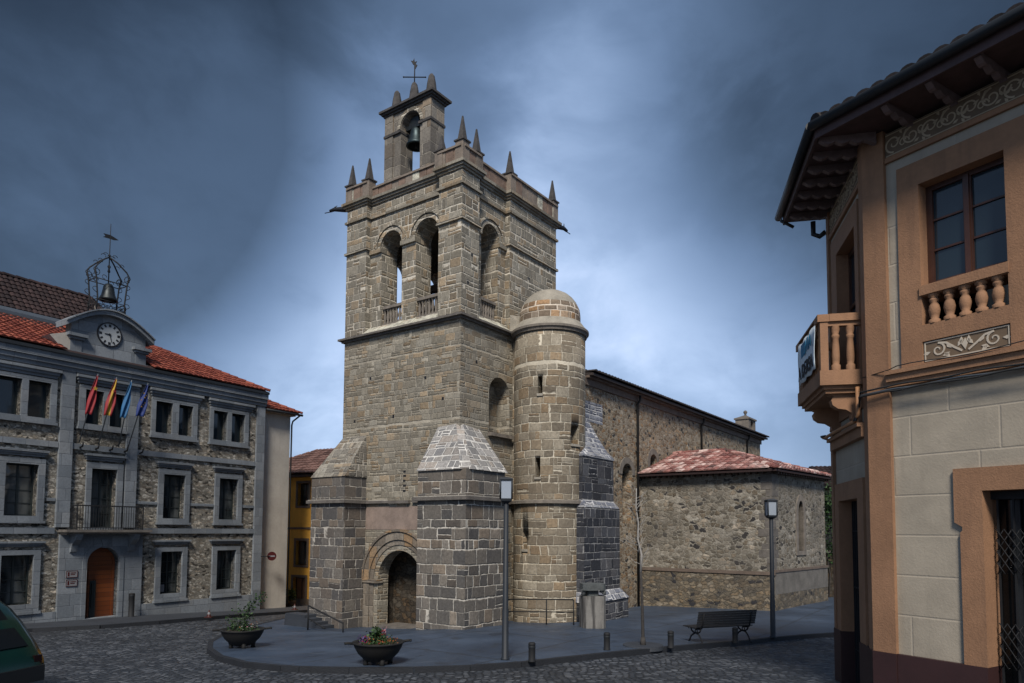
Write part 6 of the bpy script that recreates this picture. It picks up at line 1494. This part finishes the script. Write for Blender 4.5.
def planter(x, y, label, pz=True):
    z = gz(x, y, pz); o = Vector((x, y, z)); t = thing('flower_bowl', label, 'planter', (x, y, z), group='wide black metal flower bowls')
    mb = MB(); mb.lathe(o, [(0, .07), (.22, .07), (.33, .14), (.43, .24), (.50, .36), (.53, .44), (.56, .46), (.56, .48), (.50, .48), (.47, .42), (.0, .40)], 28)
    bw = mb.build('bowl', 'iron_rust', t)
    mb = MB()
    for k in range(4): a = k * math.pi / 2 + .5; mb.lathe(o + Vector((math.cos(a) * .27, math.sin(a) * .27, 0)), [(0, 0), (.06, 0), (.05, .05), (.07, .14), (0, .15)], 8)
    mb.build('bowl_foot', 'iron_rust', bw)
    mb = MB()
    for a in (.35, math.pi + .35):
        d_ = Vector((math.cos(a), math.sin(a), 0)); mb.tube([o + d_ * .5 + Vector((0, 0, .46)), o + d_ * .66 + Vector((0, 0, .475)), o + d_ * .72 + Vector((0, 0, .47))], .03, 6)
    mb.build('bowl_handle', 'iron_rust', bw)
    mb = MB(); mb.lathe(o, [(0, .43), (.3, .44), (.48, .42)], 20); mb.build('soil', 'soil', t)
    return t, o
t, o = planter(-6.95, 18.4, 'black flower bowl with a tall leafy shoot near the rounded kerb')
rnd = random.Random(3); st = []
mb = MB(); stems = [(0, 0, .82, .35), (.05, .02, .62, .12), (-.06, .03, .55, -.1), (-.12, 0, .35, -.25), (.02, -.05, .70, .2)]
for a, b, h, lx in stems:
    p = [o + Vector((a + lx * q * q, b, .42 + h * q)) for q in (0, .25, .5, .75, 1)]; mb.tube(p, .012, 5, r1=.005); st += p[1:]
for k in range(4): st.append(o + Vector((.35 + .06 * k, 0, 1.2 + .05 * k)))
mb.build('stems', 'bark', t); leaves('foliage', ['leaf', 'leaf_grey', 'leaf_dark'], t, st, 420, .075, 7, spread=.06)
low = [o + Vector((.36 * math.cos(k * 2.4) * (k % 7) / 7, .36 * math.sin(k * 2.4) * (k % 7) / 7, .47)) for k in range(40)]
leaves('low_foliage', ['leaf', 'leaf_grey', 'leaf_dark'], t, low, 700, .06, 8, spread=.07)
leaves('blossom', ['petal_white', 'petal_pink', 'petal_orange'], t, [o + Vector((.28, 0, .58)), o + Vector((.32, -.1, .52)), o + Vector((.1, -.3, .52))], 26, .045, 9, spread=.05)
t, o = planter(-2.86, 15.35, 'black flower bowl with orange, violet and red flowers in the foreground')
low = [o + Vector((.38 * math.cos(k * 2.4) * (k % 7) / 7, .38 * math.sin(k * 2.4) * (k % 7) / 7, .48)) for k in range(40)]
leaves('low_foliage', ['leaf', 'leaf', 'leaf_dark', 'leaf_grey'], t, low, 900, .055, 2, spread=.06)
leaves('tall_foliage', ['leaf', 'leaf_dark'], t, [o + Vector((-.10 + .05 * (k % 3), 0, .5 + .035 * k)) for k in range(6)], 300, .08, 5, spread=.055)
leaves('blossom', ['petal_orange', 'petal_orange', 'petal_red'], t, [o + Vector((.05 + .3 * math.cos(k), -.15 + .2 * math.sin(k), .54)) for k in range(12)], 170, .034, 3, spread=.05)
leaves('blossom', ['petal_violet'], t, [o + Vector((-.35 + .03 * k, -.1, .52)) for k in range(6)], 170, .045, 4, spread=.05)
leaves('blossom', ['petal_red', 'petal_pink'], t, [o + Vector((.12, -.05, .74)), o + Vector((.1, 0, .68))], 40, .045, 6, spread=.035)

# young bare tree with its round grate
x, y = 3.34, 18.0; z = gz(x, y); t = thing('sapling', 'young bare tree with pale twigs planted in front of the chapel wall', 'tree', (x, y, z)); o = Vector((x, y, z))
mb = MB(); mb.tube([o, o + Vector((.0, 0, .2)), o + Vector((-.02, 0, 1.2)), o + Vector((-.05, 0, 1.9))], .05, 8, r1=.03); tk = mb.build('trunk', 'bark', t)
mb = MB(); tr = [o + Vector((-.05, 0, 1.85)), o + Vector((-.02, .02, 2.3)), o + Vector((-.12, 0, 2.7)), o + Vector((-.10, .02, 3.1)), o + Vector((-.16, 0, 3.5)), o + Vector((-.15, 0, 4.0))]
mb.tube(tr, .034, 6, r1=.012); rnd = random.Random(11)
for k in range(34):
    q = tr[rnd.randrange(1, 6)] + Vector((0, 0, rnd.uniform(-.35, .1))); sg = rnd.choice((-1, 1)); ln = rnd.uniform(.15, .5) * (1.2 if sg < 0 else .8)
    e = q + Vector((sg * ln * .8, rnd.uniform(-.25, .25), rnd.uniform(.08, .4))); m_ = (q + e) / 2 + Vector((0, 0, rnd.uniform(-.05, .05))); mb.tube([q, m_, e], .009, 4, r1=.003)
    if rnd.random() < .5: mb.tube([m_, m_ + Vector((sg * .1, rnd.uniform(-.1, .1), .16))], .005, 4, r1=.002)
mb.build('branches', 'pale_bark', t)
mb = MB(); mb.lathe(o, [(0, .035), (.5, .035), (.52, -.06)], 28, smooth=False); mb.build('tree_pit', 'sidewalk_stone', tk) ; 
mb = MB(); mb.tube([o + Vector((.16, -.02, 0)), o + Vector((.16, -.02, 1.3))], .02, 6) if False else mb.tube([o + Vector((.0, 0, -.02)), o + Vector((0, 0, .22))], .085, 8, r1=.055); mb.build('root_flare', 'bark', tk)

# parked car, only its rear corner reaches into the picture
def car():
    cx0, cy0 = -10.28, 12.05; z = hz(-9, 12.7); t = thing('parked_car', 'dark green hatchback cut off by the left edge, dark rear side window', 'car', (cx0, cy0, z), R_(-15))
    # local: +x is the rear, z up, body 3.9 long
    W_ = .84
    prof = [(2.08, .34), (2.12, .5), (2.08, .68), (1.98, .82), (1.86, .97), (1.62, 1.25), (1.38, 1.47), (1.16, 1.59), (.92, 1.65), (.5, 1.70), (-.2, 1.68), (-.55, 1.60), (-1.15, 1.12), (-1.3, 1.04), (-1.9, .92), (-2.06, .78), (-2.1, .5), (-2.04, .32)]
    n = len(prof)
    def half(zv): # half width by height
        return W_ * (1 - .10 * max(0, (zv - .95)) / .7) * (1 - .05 * max(0, (.5 - zv)) / .2)
    mb = MB(); rows = []
    for fx, sh in ((-1.0, .97), (-.86, 1.0), (-.45, 1.01), (0, 1.015), (.45, 1.01), (.86, 1.0), (1.0, .97)):
        rows.append([Vector((x * (1 if abs(fx) < .95 else .985), fx * half(zv), .30 + (zv - .30) * (1 if abs(fx) < .95 else .975))) for x, zv in prof])
    for i in range(len(rows) - 1):
        for k in range(n): mb.face([rows[i][k], rows[i + 1][k], rows[i + 1][(k + 1) % n], rows[i][(k + 1) % n]], smooth=True)
    for r in (rows[0], rows[-1]):
        i0 = len(mb.v); mb.v += r
        for tr_ in geometry.tessellate_polygon([[Vector((p.x, p.z, 0)) for p in r]]): mb.f.append(tuple(i0 + q for q in tr_)); mb.mi.append(0)
    mb.build('body', 'car_green', t)
    def side(poly, mat, nm, d=.012, par=t):
        for sg in (-1, 1):
            mb = MB(); n_ = len(poly); i0 = 0
            out_ = [Vector((x, sg * (half(zv) * .985 + d), .30 + (zv - .30) * .99)) for x, zv in poly]; in_ = [Vector((x, sg * (half(zv) * .9), .30 + (zv - .30) * .99)) for x, zv in poly]
            mb.solid(out_ + in_, [tuple(range(n_)), tuple(range(n_, 2 * n_))] + [(k, (k + 1) % n_, n_ + (k + 1) % n_, n_ + k) for k in range(n_)]); mb.build(nm, mat, par)
    side([(1.44, 1.02), (1.52, 1.06), (1.30, 1.34), (1.10, 1.50), (.72, 1.55), (.70, 1.02)], 'car_glass', 'rear_side_window')
    side([(.62, 1.02), (.64, 1.585), (-.15, 1.57), (-.45, 1.5), (-.98, 1.04)], 'car_glass', 'front_side_window')
    F0 = Fr((0, 0, 0), (1, 0, 0), (0, 1, 0))
    mb = MB(); mb.solid([Vector((1.945, -.62, .90)), Vector((1.945, .62, .90)), Vector((1.395, .52, 1.48)), Vector((1.395, -.52, 1.48)), Vector((1.85, -.62, .86)), Vector((1.85, .62, .86)), Vector((1.30, .52, 1.42)), Vector((1.30, -.52, 1.42))], [(0, 1, 2, 3), (4, 5, 6, 7), (0, 1, 5, 4), (1, 2, 6, 5), (2, 3, 7, 6), (3, 0, 4, 7)]); mb.build('rear_window', 'car_glass', t)
    mb = MB(); mb.solid([Vector((-.57, -.6, 1.6)), Vector((-.57, .6, 1.6)), Vector((-1.17, .68, 1.12)), Vector((-1.17, -.68, 1.12)), Vector((-.5, -.6, 1.55)), Vector((-.5, .6, 1.55)), Vector((-1.1, .68, 1.07)), Vector((-1.1, -.68, 1.07))], [(0, 1, 2, 3), (4, 5, 6, 7), (0, 1, 5, 4), (1, 2, 6, 5), (2, 3, 7, 6), (3, 0, 4, 7)]); mb.build('windscreen', 'car_glass', t)
    mb = MB()
    for sg in (-1, 1):
        mb.tube([(1.05, sg * .66, 1.64), (.95, sg * .66, 1.72), (.2, sg * .66, 1.77), (-.3, sg * .66, 1.74), (-.36, sg * .66, 1.68)], .03, 6)
    mb.build('roof_rail', 'car_black', t)
    mb = MB(); mb.box(F0, 1.95, 2.15, .34, .58, -.78, .78); mb.build('rear_bumper', 'car_black', t); mb = MB(); mb.box(F0, -2.14, -1.98, .3, .55, -.78, .78); mb.build('front_bumper', 'car_black', t)
    for sg in (-1, 1):
        mb = MB(); mb.box(F0, 1.95, 2.09, .60, .74, sg * .70 - .07, sg * .70 + .07); mb.build('tail_light', 'lens_red', t)
        mb = MB(); mb.box(F0, -2.1, -1.95, .66, .82, sg * .62 - .12, sg * .62 + .12); mb.build('headlight', 'lamp_glass', t)
        mb = MB(); mb.box(F0, -.95, -.78, 1.02, 1.16, sg * .86 - .02, sg * (.86) + .10 * sg + .02) if sg > 0 else mb.box(F0, -.95, -.78, 1.02, 1.16, -.98, -.84); mb.build('wing_mirror', 'car_black', t)
        for wx in (-1.32, 1.32):
            mb = MB(); m_ = Matrix.Rotation(math.pi / 2, 4, 'X'); pr = [(.18, -.09), (.28, -.10), (.31, -.06), (.31, .06), (.28, .10), (.18, .09)]
            nseg = 24; i0 = 0
            for r, y_ in pr:
                for q in range(nseg): a = 2 * math.pi * q / nseg; mb.v.append(Vector((wx + r * math.cos(a), sg * .74 + y_, .31 + r * math.sin(a))))
            for j in range(len(pr)):
                for q in range(nseg): j2 = (j + 1) % len(pr); mb.f.append((j * nseg + q, j * nseg + (q + 1) % nseg, j2 * nseg + (q + 1) % nseg, j2 * nseg + q)); mb.mi.append(0)
            wh = mb.build('wheel', 'rubber', t)
            mb = MB(); fw_ = Fr((wx, sg * .74, .31), (1, 0, 0), (0, sg, 0)); mb.prism(fw_, cir(.19), .02, .07); 
            for q in range(5): a = q * 2 * math.pi / 5; mb.prism(fw_, [(.03 * math.cos(a + 1.57), .03 * math.sin(a + 1.57)), (.18 * math.cos(a) + .02, .18 * math.sin(a)), (.18 * math.cos(a) - .02, .18 * math.sin(a)), (-.03 * math.cos(a + 1.57), -.03 * math.sin(a + 1.57))], .07, .09)
            mb.build('rim', 'chrome', wh)
    side([(.66, .42), (.66, 1.0), (.655, 1.0), (.655, .42)], 'car_black', 'door_gap', .016)
    mb = MB()
    for sg in (-1, 1): mb.box(F0, .45, .60, .90, .93, sg * .85 - .02, sg * .85 + .02)
    mb.build('door_handle', 'car_black', t)
    t.scale = (1, 1, 1.07); return t
car()


def split_loose(names):
    for o in [o for o in bpy.data.objects if o.type == 'MESH' and o.name.split('.')[0] in names]:
        me = o.data; bm = bmesh.new(); bm.from_mesh(me); bm.verts.ensure_lookup_table(); seen = {}; isl = []
        for v in bm.verts:
            if v.index in seen: continue
            st_ = [v]; comp = set()
            while st_:
                w = st_.pop()
                if w.index in seen: continue
                seen[w.index] = len(isl); comp.add(w.index); st_ += [e.other_vert(w) for e in w.link_edges if e.other_vert(w).index not in seen]
            isl.append(comp)
        bm.free()
        if len(isl) < 2: continue
        for k, comp in enumerate(isl):
            b2 = bmesh.new(); b2.from_mesh(me); b2.verts.ensure_lookup_table()
            bmesh.ops.delete(b2, geom=[v for v in b2.verts if v.index not in comp], context='VERTS')
            m2 = me.copy(); b2.to_mesh(m2); b2.free()
            n = o.copy(); n.data = m2; SC.collection.objects.link(n)
            if k == 0:
                for ch in list(o.children): ch.parent = n
        bpy.data.objects.remove(o)
split_loose({'painted_base', 'bowl_foot', 'window_surround', 'weathering', 'glazing_bar', 'bracket', 'putlog_hole', 'string_course', 'pediment_capital', 'weathered_sill'} - {'string_course'})
for o in bpy.data.objects:
    if '_org' in o: del o['_org']
